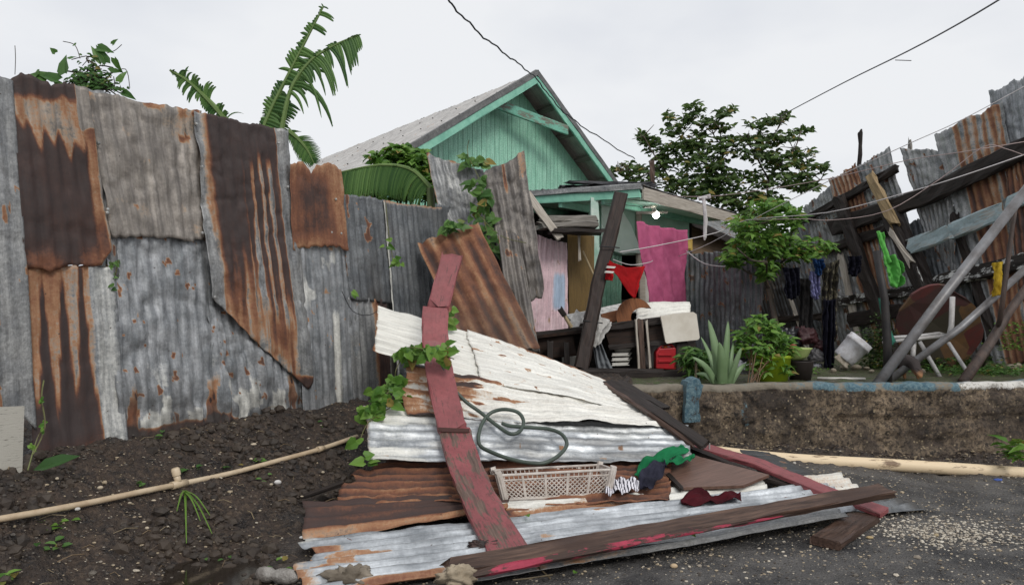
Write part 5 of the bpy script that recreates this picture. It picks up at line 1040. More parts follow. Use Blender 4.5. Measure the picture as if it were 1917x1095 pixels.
pole([hit(1838, 690), at(1872, 600, 6.6), at(1880, 540, 6.6), at(1896, 420, 6.65), at(1905, 370, 6.65)], [.02, .022, .02, .018, .016], 'thin brown branch rising behind the yellow net', BR_, 'branch', jit=.08)
pole([hit(1662, 718), at(1661, 640, 6.5), at(1656, 560, 6.5), at(1640, 470, 6.55)], [.036, .036, .034, .03], 'burnt black upright post in front of the white chair', plain('burnt', lin(26, 24, 24), lin(46, 42, 40), rough=.6), 'burnt_post', jit=.06)
mb = MB(); mb.beam([at(1650, 560, 6.7), at(1655, 600, 6.7), at(1672, 640, 6.7)], .04, .02, up=(0, -1, 0)); mb.build('green_strip', plain('teal', lin(44, 120, 100)), label='narrow teal strip behind the burnt black post', cat='strip')
LG = cloth('light_green_cloth', (.15, .50, .11, 1), (.11, .38, .08, 1), tr=.25)
ribbon('green_shirt', [at(1642, 432, 7.0), at(1654, 436, 7.0)], [at(1656, 498, 6.9), at(1668, 492, 6.9)], LG, 10, 30, .02, 1.5, .008, 21, label='upper knotted sleeve of bright green shirt on the clothes line', cat='cloth')
ribbon('green_shirt', [at(1656, 492, 6.88), at(1672, 476, 6.9), at(1690, 496, 6.88)], [at(1664, 532, 6.9), at(1680, 540, 6.9), at(1690, 530, 6.9)], LG, 30, 26, .035, 2, .012, 22, label='bright green shirt bundle hanging in front of the right fence', cat='shirt')
YN = cloth('yellow_net', lin(206, 176, 60), lin(160, 130, 40))
ribbon('yellow_net', [at(1860, 492, 6.72), at(1878, 490, 6.75)], [at(1858, 556, 6.7), at(1874, 552, 6.72)], YN, 14, 24, .012, 2, .012, 23, label='yellow net strip hanging over the burnt beam at the right', cat='net')
# patchwork round board
m, n, l, b = newmat('patchwork'); v = objvec(n, l); tcn = n.new('ShaderNodeTexCoord'); ck = n.new('ShaderNodeTexVoronoi'); ck.distance = 'CHEBYCHEV'; ck.inputs['Scale'].default_value = 3.4; ck.inputs['Randomness'].default_value = .45
mpp = n.new('ShaderNodeMapping'); mpp.inputs['Rotation'].default_value = (0, R(38), 0); mpp.inputs['Scale'].default_value = (1, .01, 1); l.new(tcn.outputs['Object'], mpp.inputs[0]); l.new(mpp.outputs[0], ck.inputs['Vector'])
s3 = n.new('ShaderNodeSeparateColor'); l.new(ck.outputs['Color'], s3.inputs[0]); rr_ = ramp(n, [(0, lin(96, 40, 38)), (.35, lin(110, 80, 50)), (.6, lin(62, 56, 44)), (.8, lin(74, 40, 40))]); rr_.color_ramp.interpolation = 'CONSTANT'; l.new(s3.outputs[0], rr_.inputs[0])
l.new(mixc(n, l, mrange(n, l, noise(n, l, v, 9, det=6), .35, .7, 0, .7), rr_.outputs[0], lin(58, 50, 44)), b.inputs['Base Color']); b.inputs['Roughness'].default_value = .7
rr = random.Random(6); ol = []
for k in range(28):
    t = 2 * math.pi * k / 28; sx = 84 if math.cos(t) > 0 else 80; e = 1.0 if rr.random() < .8 else .96
    ol.append(at(1758 + sx * e * math.cos(t) * (1.0 if abs(math.sin(t)) < .8 else .95), 617 - 84 * e * math.sin(t) * (1 if math.cos(t) < .3 else .88), 7.8 - .25 * math.sin(t)))
nrm = (ol[7] - ol[0]).cross(ol[14] - ol[0]).normalized(); nrm = nrm if nrm.y < 0 else -nrm
c = sum(ol, Vector()) / 28
solid_poly('round_tabletop', ol, nrm, .03, m, label='round red and brown patchwork tabletop leaning against the right fence', cat='tabletop')
# white broken chair frame
chf = thing('broken_chair', 'white metal chair frame lying broken in front of the round tabletop', 'chair', at(1740, 700, 7.2))
CW = plain('white_metal', lin(188, 186, 184), lin(150, 146, 142), rough=.4, bmp=.1)
def ct_(pts, r, name): mb = MB(); mb.tube([at(*p) for p in pts], r, 8); mb.build(name, CW, chf, smooth=True)
ct_([(1654, 633, 7.0), (1720, 629, 7.2), (1758, 624, 7.35), (1778, 630, 7.4)], .017, 'seat_rail'); ct_([(1654, 641, 6.85), (1710, 635, 7.0), (1765, 629, 7.15)], .017, 'seat_rail')
ct_([(1783, 556, 7.35), (1781, 610, 7.3), (1776, 634, 7.25)], .026, 'back_post'); ct_([(1776, 642, 7.2), (1808, 692, 6.95)], .018, 'leg'); ct_([(1711, 640, 7.1), (1709, 668, 7.0)], .022, 'leg'); ct_([(1722, 640, 7.3), (1760, 706, 7.1)], .02, 'leg')
# dog
DOGP = at(1702, 716, 6.75); dog_z = gzs(DOGP.x, DOGP.y)
def skin(name, V, E, Rr, mat, sub=2, **kw):
    me = bpy.data.meshes.new(name); org = Vector(V[0]); me.from_pydata([tuple(Vector(v) - org) for v in V], E, []); me.update()
    o = bpy.data.objects.new(name, me); COL.objects.link(o); o.location = org; par = kw.pop('parent', None)
    sk = o.modifiers.new('skin', 'SKIN'); me.skin_vertices
    for i, r in enumerate(Rr): me.skin_vertices[0].data[i].radius = (r, r) if not isinstance(r, tuple) else r
    me.skin_vertices[0].data[0].use_root = True
    sb = o.modifiers.new('sub', 'SUBSURF'); sb.levels = sb.render_levels = sub; me.materials.append(mat)
    if par: o.parent = par; o.location = org - par.location
    return tag(o, kw.get('label'), kw.get('cat'))
m, n, l, b = newmat('dog_coat'); tcn = n.new('ShaderNodeTexCoord'); sx_ = n.new('ShaderNodeSeparateXYZ'); l.new(tcn.outputs['Object'], sx_.inputs[0])
l.new(mixc(n, l, mrange(n, l, math_(n, l, 'ADD', sx_.outputs[2], math_(n, l, 'MULTIPLY', noise(n, l, tcn.outputs['Object'], 20), .08)), -.07, -.02), lin(150, 108, 74), lin(50, 42, 40)), b.inputs['Base Color']); b.inputs['Roughness'].default_value = .85
D = lambda x, y, z: Vector((DOGP.x + x, DOGP.y + y, dog_z + z))
dv = [D(0, .22, .17), D(0, .10, .18), D(0, -.02, .175), D(-.005, -.10, .16), D(-.02, -.16, .10), D(-.025, -.20, .07), D(-.03, -.25, .05),
      D(.055, -.02, .12), D(.06, -.03, .06), D(.06, -.04, .012), D(-.055, -.02, .12), D(-.06, -.03, .06), D(-.06, -.04, .012),
      D(.05, .23, .11), D(.055, .26, .06), D(.055, .24, .012), D(-.05, .23, .11), D(-.055, .26, .06), D(-.055, .24, .012), D(0, .29, .2), D(.02, .35, .16), D(.01, -.19, .115), D(-.05, -.19, .115)]
de = [(0, 1), (1, 2), (2, 3), (3, 4), (4, 5), (5, 6), (2, 7), (7, 8), (8, 9), (2, 10), (10, 11), (11, 12), (0, 13), (13, 14), (14, 15), (0, 16), (16, 17), (17, 18), (0, 19), (19, 20), (5, 21), (5, 22)]
skin('small_dog', dv, de, [.06, .065, .07, .05, .04, .035, .016, .028, .016, .014, .028, .016, .014, .032, .017, .014, .032, .017, .014, .014, .007, .010, .010], m, label='small dark backed dog with tan legs sniffing the ground behind the poles', cat='dog')

# ------------------------------------------------------------------ yard clutter
mb = MB(); q = at(1578, 672, 7.75); d = Vector((.36, -.1, .42)); L_ = .27
mb.lathe(q, d, [(0, 0), (0, .105), (.01, .112), (.06, .116), (.2, .126), (.205, .134), (.225, .134), (.23, .128), (L_, .13), (L_, .12), (L_ - .012, .116), (L_ - .012, 0)], 28)
bk_ = thing('white_bucket', 'scuffed white bucket lying tilted on stones in the dark corner', 'bucket', q); mb.build('body', plain('bucket_white', lin(214, 214, 218), lin(176, 172, 172), scale=14), bk_, smooth=True)
mb = MB(); mb.beam([at(1570, 664, 7.68), at(1590, 682, 7.66)], .10, .012, up=(-.3, -1, .3), rough=0); mb.build('label', plain('lbl', lin(176, 166, 150), lin(130, 116, 100), scale=30), bk_)
for k, (x_, y_, r) in enumerate([(1580, 692, .07), (1603, 692, .075), (1622, 692, .05), (1560, 697, .05), (1632, 697, .04), (1722, 700, .07), (1893, 690, .06), (1905, 686, .05)]):
    rock(x_, y_, r, lin(150, 140, 122), ['squarish stone under the tilted white bucket', 'larger stone right under the tilted bucket', 'third stone right of the tilted bucket', 'stone left of the tilted bucket', 'small flat stone farthest right of the bucket stones', 'pale stone under the white broken chair', 'light stone at the right end of the yard', 'second light stone at the far right of the yard'][k], sq=.8)
# planters
LIME = plain('lime_plastic', (.34, .46, .02, 1), (.26, .36, .02, 1), rough=.4, bmp=.1)
mb = MB(); q = hit(1458, 716) + Vector((0, .18, 0)); mb.lathe(q, UPV, [(0, 0), (0, .135), (.20, .165), (.205, .18), (.23, .18), (.23, .16), (.18, .15), (.18, 0)], 28); mb.build('lime_pot', LIME, label='lime green plastic pot behind the leafy shrub', cat='pot', smooth=True)
mb = MB(); q = hit(1508, 713) + Vector((0, .12, 0)); mb.lathe(q, UPV, [(0, 0), (0, .09), (.16, .115), (.17, .12), (.17, .1)], 4 * 6); mb.build('black_planter', plain('dark_brown_pl', lin(46, 38, 36)), label='dark brown planter right of the lime pot', cat='planter', smooth=True)
mb = MB(); q2 = q + Vector((-.05, 0, .18)); mb.lathe(q2, UPV, [(0, 0), (0, .07), (.03, .11), (.09, .14), (.10, .15), (.104, .15), (.09, .12), (.03, .08)], 28); mb.build('green_bowl', plain('pale_green_pl', (.45, .55, .20, 1), rough=.4), label='pale green bowl standing on the dark brown planter', cat='bowl', smooth=True)
blob('red_fruit', q2 + Vector((-.03, 0, .10)), (.06, .05, .04), plain('red_fr', (.4, .05, .04, 1)), 3, .15, label='red lump showing over the rim of the pale green bowl', cat='fruit')
# dark laundry and clutter in the shade
def hang(px0, px1, py0, py1, Y, mat, label, name='hanging_clothes', cat='clothes', seed=0, sl=0, **kw):
    ribbon(name, [at(px0, py0, Y), at((px0 + px1) / 2, py0 + 2 + sl / 2, Y), at(px1, py0 + sl, Y)], [at(px0 + 4, py1, Y), at((px0 + px1) / 2 + 2, py1 + 6, Y), at(px1 - 2, py1 - 4, Y)], mat, 26, 36, .04, 3, .02, seed, label=label, cat=cat, **kw)
m, n, l, b = newmat('camouflage'); v = objvec(n, l); cc = ramp(n, [(.4, lin(40, 36, 32)), (.5, lin(70, 66, 50)), (.56, lin(120, 112, 92)), (.62, lin(46, 44, 40))]); cc.color_ramp.interpolation = 'CONSTANT'; l.new(noise(n, l, v, 16, det=3), cc.inputs[0]); l.new(cc.outputs[0], b.inputs['Base Color']); b.inputs['Roughness'].default_value = .9
hang(1538, 1568, 496, 640, 8.6, m, 'camouflage trousers hanging from the line in front of the right fence', seed=31, sl=-10)
hang(1516, 1536, 508, 556, 8.55, cloth('lilac', lin(130, 130, 172)), 'lilac cloth hanging left of the camouflage trousers', seed=32, sl=-4)
hang(1522, 1542, 484, 512, 8.5, cloth('blue_cl', lin(36, 66, 110)), 'small blue cloth hanging above the lilac cloth', seed=33)
hang(1466, 1496, 500, 556, 8.7, cloth('black_cl', lin(30, 30, 42)), 'black shirt hanging behind the small leafy tree', seed=34)
hang(1586, 1612, 478, 512, 8.4, cloth('black_cl', 0), 'black cap shaped cloth hanging right of the camouflage trousers', seed=35)
hang(1494, 1520, 520, 640, 8.8, cloth('dark_grey_cl', lin(58, 56, 56)), 'dark grey trousers hanging left of the lilac cloth', seed=36)
hang(1540, 1562, 560, 690, 8.2, cloth('black_cl', 0), 'long black cloth reaching the ground beside the white bucket', seed=37)
MIX = [plain('black_bag', lin(30, 30, 34), rough=.35, bmp=.4), plain('maroon_bag', lin(60, 26, 30)), cloth('white_bag', lin(170, 170, 176)), plain('grey_bag', lin(92, 90, 92), bmp=.4)]
for k, (x_, y_, r, mt, lb) in enumerate([(1470, 640, .16, 0, 'black bin bag against the fence behind the shrub'), (1508, 632, .13, 1, 'dark maroon bag left of the long black cloth'), (1530, 668, .10, 3, 'grey bag between planter and long black cloth'), (1528, 690, .07, 2, 'whitish bag on the ground right of the dark planter'), (1400, 690, .1, 2, 'white and blue plastic bag behind the aloe plant'), (1540, 650, .09, 1, 'small maroon bundle above the grey bag'), (1408, 668, .1, 0, 'black bag behind the aloe beside the grey fence')]):
    blob('bag', at(x_, y_, 8.3 if x_ > 1450 else 7.4), (r, r * .8, r * .9), MIX[mt], k * 3 + 1, .45, 3, label=lb, cat='bag')
# seagrass weeds along the yard
def weeds(px, py, n_, hgt, label, spread=.15, mat=LEAF_M, name='weed', Y=None, kind_=2, size=.05, cat='plant', group=None):
    p = hit(px, py) if Y is None else at(px, py, Y); mb = MB(); rr = random.Random(px * 3 + py)
    for k in range(n_):
        a = rr.uniform(0, 6.28); q = p + Vector((rr.gauss(0, spread), rr.gauss(0, spread * .6), rr.random() ** 1.3 * hgt))
        mb.leaf(q, Vector((math.cos(a), math.sin(a), rr.uniform(-.2, .8))), Vector((rr.uniform(-.3, .3), rr.uniform(-.3, .3), 1)), size * rr.uniform(.6, 1.3), size * rr.uniform(.4, .6), (rr.random(), rr.random(), 0), .2, kind_)
    return mb.build(name, mat, label=label, cat=cat, group=group, kind='stuff')
weeds(1640, 690, 900, .42, 'dense dark green weed right of the white bucket', .10, LEAF_D)
weeds(1655, 640, 160, .3, 'weed tuft rising behind the burnt black post', .08, LEAF_D, Y=7.9)
weeds(1740, 690, 700, .12, 'low grass under the white chair frame', .35, LEAF_D, size=.07)
weeds(1905, 655, 200, .28, 'light green weed at the right end of the yard', .12, LEAF, Y=7.8)
weeds(1850, 700, 700, .07, 'low weeds between the dark branch and the right edge', .3, LEAF_M)
weeds(1905, 860, 26, .12, 'grass tuft over the right end of the thick pipe', .05, LEAF, size=.13, Y=5.3)
weeds(1520, 700, 24, .06, 'small seedling in front of the dark brown planter', .05, LEAF)
# aloe
al = thing('aloe_plant', 'big grey green aloe growing behind the low wall', 'plant', hit(1358, 722))
ALO = plain('aloe', (.14, .23, .10, 1), (.22, .32, .17, 1), rough=.5, scale=5, sv=(1, 1, .3), bmp=.15)
base = hit(1358, 722); base.y += .1
for k, (tx, ty, wd, dy, bx) in enumerate([(1326, 598, 30, -.05, -8), (1363, 600, 24, .0, 0), (1374, 634, 14, .1, 14), (1312, 630, 16, .12, -16), (1388, 650, 20, -.06, 20), (1296, 668, 22, -.1, -20), (1346, 640, 34, -.1, -2), (1398, 680, 18, .05, 24), (1300, 700, 16, .1, -22)]):
    a = base + Vector((bx / F * 6.4 * .6, 0, 0)); tip = at(tx, ty, base.y + dy * 1.5); mid = a.lerp(tip, .5) + Vector((0, -.03, .04)); W_ = wd / F * 5.0
    vs = []; fs = []; n_ = 9
    pth = smooth_path([a, mid, tip], 4)
    ax = Vector((1, 0, 0)) if abs((tip - a).normalized().x) < .7 else Vector((.3, 0, .9))
    for i, q in enumerate(pth):
        t = i / (len(pth) - 1); w_ = W_ * .5 * (1 - t) ** .75 * (.8 + .6 * t); dd = (pth[min(i + 1, len(pth) - 1)] - pth[max(i - 1, 0)]).normalized(); sx = dd.cross(Vector((0, -1, .2))).normalized(); fr = sx.cross(dd)
        for aa, bb in ((-1, .35), (0, .0), (1, .35), (.5, -.35), (-.5, -.35)): vs.append(q + sx * aa * w_ + fr * bb * w_)
    for i in range(len(pth) - 1): fs += [(i * 5 + j, i * 5 + (j + 1) % 5, (i + 1) * 5 + (j + 1) % 5, (i + 1) * 5 + j) for j in range(5)]
    link('leaf', np.array([tuple(q) for q in vs]), fs, ALO, al, smooth=True)

# ------------------------------------------------------------------ trees, shrubs, vines, banana leaves
def crown(blobs, Y, dY, L, dens, seed, kind=0, wr=.55, drop=.1, up=.6):
    rr = random.Random(seed); mb = MB()
    for cx, cy, rx, ry in blobs:
        for _ in range(int(rx * ry * dens) + 4):
            while 1:
                a, b_, c = rr.uniform(-1, 1), rr.uniform(-1, 1), rr.uniform(-1, 1)
                if a * a + b_ * b_ + c * c < 1: break
            # leaves gather into little rosettes
            q = at(cx + a * rx * 1.1, cy + b_ * ry * 1.1, Y + c * dY * min(1, rx / 40)); 
            if rr.random() < .5:
                th = rr.uniform(0, 6.28)
                for k in range(4):
                    t2 = th + k * 1.57 + rr.uniform(-.4, .4); mb.leaf(q, Vector((math.cos(t2), math.sin(t2), rr.uniform(-.5, .6))), Vector((rr.uniform(-.6, .6), rr.uniform(-1.3, .2), .7)), L * rr.uniform(.7, 1.2), L * wr * rr.uniform(.8, 1.2), (rr.random(), rr.random(), 0), drop, kind)
            else:
                t2 = rr.uniform(0, 6.28); mb.leaf(q, Vector((math.cos(t2), math.sin(t2), rr.uniform(-.5, .8))), Vector((rr.uniform(-.8, .8), rr.uniform(-1.4, .2), up)), L * rr.uniform(.7, 1.25), L * wr * rr.uniform(.8, 1.2), (rr.random(), rr.random(), 0), drop, kind)
    return mb
def limbs(root, blobs, Y, r0, seed, hub=None):
    rr = random.Random(seed); mb = MB(); hub = hub or root + Vector((0, 0, 1.5)); mb.tube([root, root.lerp(hub, .5) + Vector((.05, 0, 0)), hub], [r0, r0 * .85, r0 * .6], 10, jit=.05)
    pts = sorted([at(cx, cy, Y + rr.uniform(-.4, .4)) for cx, cy, rx, ry in blobs], key=lambda p: (p - hub).length); done = [(hub, r0 * .5)]
    for p in pts:
        q, r = min(done, key=lambda t: (t[0] - p).length + .35 * (t[0] - hub).length); r1 = max(r * .72, .010)
        P3 = smooth_path([q, q.lerp(p, .5) + Vector((rr.uniform(-.1, .1), rr.uniform(-.1, .1), rr.uniform(-.14, .02))) * (p - q).length, p], 4); mb.tube(P3, [r * .9 + (r1 - r * .9) * i / (len(P3) - 1) for i in range(len(P3))], 6); done.append((p, r1))
        for _ in range(3): f = P3[rr.randint(3, len(P3) - 1)]; mb.tube([f, f + Vector((rr.uniform(-.3, .3), rr.uniform(-.2, .2), rr.uniform(-.05, .3))) * r0 * 5], [.012, .005], 4)
    return mb
T1 = [(1298, 205, 16, 14), (1292, 226, 14, 10), (1252, 222, 14, 12), (1266, 245, 22, 14), (1212, 262, 20, 10), (1235, 282, 26, 14), (1205, 255, 10, 8), (1270, 275, 30, 18), (1330, 232, 20, 14), (1352, 214, 18, 8), (1366, 206, 10, 6), (1352, 240, 20, 10), (1300, 262, 30, 18), (1240, 310, 20, 18), (1310, 300, 56, 30), (1355, 275, 30, 20), (1180, 318, 26, 12), (1150, 322, 14, 8), (1205, 330, 40, 16), (1288, 345, 66, 26), (1350, 330, 50, 26), (1415, 285, 44, 22), (1420, 235, 26, 12), (1398, 262, 26, 10), (1450, 228, 20, 10), (1470, 218, 10, 6), (1500, 245, 18, 7), (1475, 255, 34, 12), (1440, 262, 30, 16), (1466, 300, 44, 20), (1500, 288, 24, 10), (1520, 312, 24, 9), (1545, 318, 10, 5), (1500, 335, 40, 14), (1440, 335, 50, 22), (1380, 372, 56, 22), (1440, 375, 50, 16), (1500, 352, 40, 10), (1395, 402, 36, 14), (1330, 365, 50, 16), (1520, 348, 20, 6), (1400, 440, 30, 24), (1430, 420, 40, 20)]
tree = thing('tree', 'big dark green broad leaved tree behind the porch roof', 'tree', at(1380, 640, 15.5))
crown([(a, b_, c * (.9 if c > 28 else .97), d * (.88 if c > 28 else .97)) for a, b_, c, d in T1], 15.5, .8, .145, .12, 3, 0, .62).build('crown', LEAF_T, tree)
limbs(at(1385, 680, 15.6), T1, 15.5, .16, 5, at(1375, 420, 15.6)).build('trunk', BARK, tree, smooth=True)
T2 = [(1440, 385, 34, 16), (1400, 420, 34, 18), (1462, 405, 36, 20), (1420, 450, 44, 22), (1385, 470, 24, 16), (1375, 490, 16, 10), (1460, 450, 34, 24), (1435, 490, 26, 20), (1430, 515, 12, 12), (1480, 475, 26, 14), (1525, 460, 26, 14), (1552, 462, 16, 8), (1510, 475, 30, 14), (1495, 410, 10, 20), (1355, 480, 8, 6)]
tree2 = thing('small_tree', 'small bright green leafy tree between the grey fence and the right fence', 'tree', at(1450, 690, 9.0))
crown(T2, 8.9, .5, .115, .09, 8, 2, .46, .3).build('crown', LEAF, tree2)
limbs(at(1452, 690, 9.0), T2, 8.9, .045, 9, at(1440, 540, 8.95)).build('trunk', BARK, tree2, smooth=True)
# shrub with reddish stems behind the wall
sh = thing('leafy_shrub', 'bushy shrub with thin reddish stems in front of the lime pot', 'shrub', hit(1415, 722))
SB = [(1420, 605, 26, 16), (1395, 630, 20, 16), (1440, 620, 24, 16), (1460, 640, 20, 16), (1410, 650, 30, 16), (1450, 665, 26, 14), (1480, 655, 14, 10), (1425, 685, 26, 14), (1462, 690, 22, 12), (1385, 650, 10, 10)]
crown(SB, 6.55, .3, .075, .11, 12, 2, .42, .35).build('foliage', LEAF, sh)
mb = MB(); rb_ = hit(1415, 722); rb_.y += .08
for cx, cy, rx, ry in SB: mb.tube(smooth_path([rb_ + Vector((random.uniform(-.05, .05), 0, 0)), rb_.lerp(at(cx, cy, 6.6), .5) + Vector((random.uniform(-.05, .05), .03, .03)), at(cx, cy, 6.6)], 3), .0045, 5)
mb.build('stems', plain('red_stem', lin(104, 82, 54), lin(84, 58, 42)), sh)
cs = thing('broadleaf_plant', 'plant with drooping dark leaves left of the aloe', 'plant', hit(1305, 716))
crown([(1300, 660, 24, 10), (1290, 675, 20, 14), (1318, 668, 16, 14), (1325, 690, 16, 18), (1300, 690, 16, 12)], 6.7, .2, .10, .07, 14, 2, .3, .6).build('foliage', LEAF_M, cs)
mb = MB(); mb.tube([hit(1303, 716), at(1303, 660, 6.7)], .012, 6); mb.build('stems', STEM, cs)
# bush behind the left fence
BU = [(745, 285, 26, 14), (770, 295, 30, 16), (705, 298, 18, 10), (740, 305, 40, 14), (790, 310, 26, 18), (800, 340, 20, 20), (760, 345, 60, 20), (700, 350, 44, 12), (810, 365, 16, 14), (750, 368, 70, 10), (680, 365, 34, 6)]
bu = thing('bush', 'bright green bush rising behind the grey fence sheets before the roof', 'shrub', at(760, 640, 7.9)); bu.location.z = .4
crown(BU, 7.75, .35, .08, .13, 17, 1, .8, .2).build('foliage', LEAF, bu)
mb = MB(); b0 = Vector((at(760, 380, 7.8).x, 7.9, .45))
for cx, cy, rx, ry in BU: mb.tube([b0, at(cx, cy, 7.8)], .01, 5)
mb.build('stems', STEM, bu)
def vine(name, label, spots, L, mat=LEAF, stems=(), wr=.85, seed=0, kind=1, facing=None):
    t = thing(name, label, 'vine', at(*spots[0][:2], spots[0][4])); mb = MB(); rr = random.Random(seed + 50)
    for px, py, rx, ry, Y, n_ in spots:
        for _ in range(n_):
            q = at(px + rr.uniform(-1, 1) * rx, py + rr.uniform(-1, 1) * ry, Y + rr.uniform(-.06, .04)); a = rr.uniform(0, 6.28)
            mb.leaf(q, Vector((math.cos(a), .2 * math.sin(a), rr.uniform(-.9, .3))), Vector((rr.uniform(-.6, .6), -1, rr.uniform(.1, 1.2))), L * rr.uniform(.6, 1.25), L * wr * rr.uniform(.8, 1.15), (rr.random(), rr.random(), 0), rr.uniform(0, .3), kind)
    mb.build('leaves', mat, t); ms = MB()
    for st in stems: ms.tube(smooth_path([at(*q) for q in st], 5), .0035, 5)
    if stems: ms.build('stems', plain('vine_stem', lin(104, 110, 62), lin(84, 76, 48)), t)
vine('creeping_vine', 'heart leaved creeper tumbling over the left edge of the pile', [(780, 660, 34, 14, 5.25, 26), (820, 662, 26, 14, 5.0, 20), (760, 672, 14, 10, 5.3, 8), (740, 720, 20, 14, 5.2, 14), (715, 745, 26, 18, 5.0, 20), (700, 770, 24, 16, 4.95, 14), (680, 770, 10, 6, 5.0, 4), (672, 822, 6, 8, 4.7, 2), (688, 860, 8, 8, 4.6, 4), (755, 745, 8, 10, 5.1, 4)], .085,
     stems=[[(760, 655, 5.3), (742, 690, 5.2), (735, 720, 5.2), (700, 770, 4.95), (676, 785, 4.95)], [(850, 672, 5.0), (800, 655, 5.1), (765, 650, 5.2)], [(735, 760, 5.0), (690, 790, 4.9), (672, 830, 4.75)]], seed=1)
vine('climbing_vine', 'heart leaved creeper climbing between silvery sheet and tall grey sheet', [(895, 345, 16, 10, 6.95, 10), (905, 372, 16, 14, 6.9, 14), (902, 400, 18, 14, 6.9, 14), (908, 425, 14, 14, 6.85, 12), (922, 450, 10, 18, 6.75, 8), (850, 425, 20, 10, 6.5, 12), (835, 430, 8, 6, 6.5, 5), (870, 300, 10, 8, 7.2, 8), (903, 305, 14, 8, 7.2, 10), (925, 460, 12, 12, 6.7, 5)], .10,
     stems=[[(878, 262, 7.2), (876, 290, 7.2), (900, 345, 6.95), (908, 420, 6.8), (925, 470, 6.7)], [(890, 395, 6.9), (935, 440, 6.6), (985, 455, 6.5)]], seed=2, mat=LEAF_M)
vine('fallen_vine', 'few pale creeper leaves behind the top of the red board', [(838, 588, 8, 8, 5.9, 4), (842, 600, 8, 8, 5.9, 5), (836, 610, 6, 6, 5.9, 3)], .08, seed=3)
vine('climbing_vine', 'creeper shoots hanging down the grey fence by its white edge', [(727, 455, 8, 6, 6.15, 3), (737, 490, 6, 16, 6.15, 5), (745, 500, 6, 8, 6.15, 3), (660, 545, 4, 4, 5.8, 2)], .06, stems=[[(722, 380, 6.2), (728, 440, 6.15), (738, 500, 6.15)]], seed=4)
vine('climbing_vine', 'small creeper tuft on the fence beside the striped rusty sheet', [(217, 495, 8, 8, 4.28, 6), (214, 515, 6, 8, 4.28, 5), (212, 540, 5, 12, 4.28, 5)], .035, stems=[[(222, 488, 4.28), (213, 530, 4.28), (208, 570, 4.28)]], seed=5, mat=LEAF_M)
vine('climbing_vine', 'thin creeper growing up the bottom of the striped rusty sheet', [(78, 745, 4, 10, 3.75, 3), (80, 800, 6, 10, 3.7, 4), (60, 830, 6, 5, 3.65, 3)], .03, stems=[[(82, 712, 3.8), (78, 745, 3.75), (84, 800, 3.7), (62, 850, 3.6)], [(84, 800, 3.7), (70, 820, 3.7), (52, 880, 3.6)]], seed=6)
# plant on the fence top, far left
pt_ = thing('fence_top_plant', 'tangle of creeper with big leaves sitting on top of the rusty fence', 'plant', at(165, 165, 4.6))
mb = MB(); rr = random.Random(8)
for px, py, dx, dz, L, W_ in [(112, 152, -60, 25, .15, .075), (122, 140, -10, 60, .14, .085), (75, 138, -30, -10, .12, .07), (90, 150, -35, 15, .13, .08), (200, 120, -18, 40, .13, .06), (183, 90, 30, -8, .11, .06), (210, 84, 10, 10, .05, .03), (192, 118, -24, 38, .12, .05), (104, 100, -10, 14, .04, .04), (142, 85, -10, 3, .04, .03), (222, 155, 8, 14, .09, .05), (228, 172, 20, -10, .09, .05), (205, 135, 14, 6, .09, .06), (100, 158, 30, -6, .1, .06), (130, 112, 6, 12, .06, .04), (214, 108, 4, -20, .10, .05)]:
    mb.leaf(at(px, py, 4.55), Vector((dx, rr.uniform(-15, 15), dz)), Vector((rr.uniform(-.4, .4), -1, .5)), L, W_, (rr.random(), .5, 0), .2, 1)
for _ in range(420):
    a = rr.gauss(0, 1); q = at(168 + 24 * a, 168 - abs(rr.gauss(0, 1)) * 26 * math.exp(-a * a * .35), 4.6 + rr.uniform(-.08, .08)); t = rr.uniform(0, 6.28)
    mb.leaf(q, Vector((math.cos(t), .4 * math.sin(t), rr.uniform(-.5, .5))), Vector((rr.uniform(-.5, .5), -1, .6)), rr.uniform(.02, .05), rr.uniform(.01, .03), (rr.random() * .4, rr.random(), 0), .2, 0)
mb.build('leaves', LEAF_M, pt_)
mb = MB()
for _ in range(110):
    a = rr.gauss(0, 1); q = at(168 + 20 * a, 172 - abs(rr.gauss(0, 1)) * 24 * math.exp(-a * a * .35), 4.62); mb.tube(smooth_path([q, q + Vector((rr.uniform(-.05, .05), 0, rr.uniform(-.03, .05))), q + Vector((rr.uniform(-.12, .12), 0, rr.uniform(-.08, .06)))], 3), rr.uniform(.002, .005), 4)
for st in [[(150, 110), (140, 85), (118, 78)], [(205, 140), (235, 130), (243, 165)], [(200, 100), (215, 95), (228, 84)], [(28, 140), (29, 110), (28, 86)]]: mb.tube(smooth_path([at(a, b_, 4.6) for a, b_ in st], 5), .0025, 4)
mb.build('stems', plain('dark_twigs', lin(66, 60, 42), lin(46, 40, 32)), pt_)
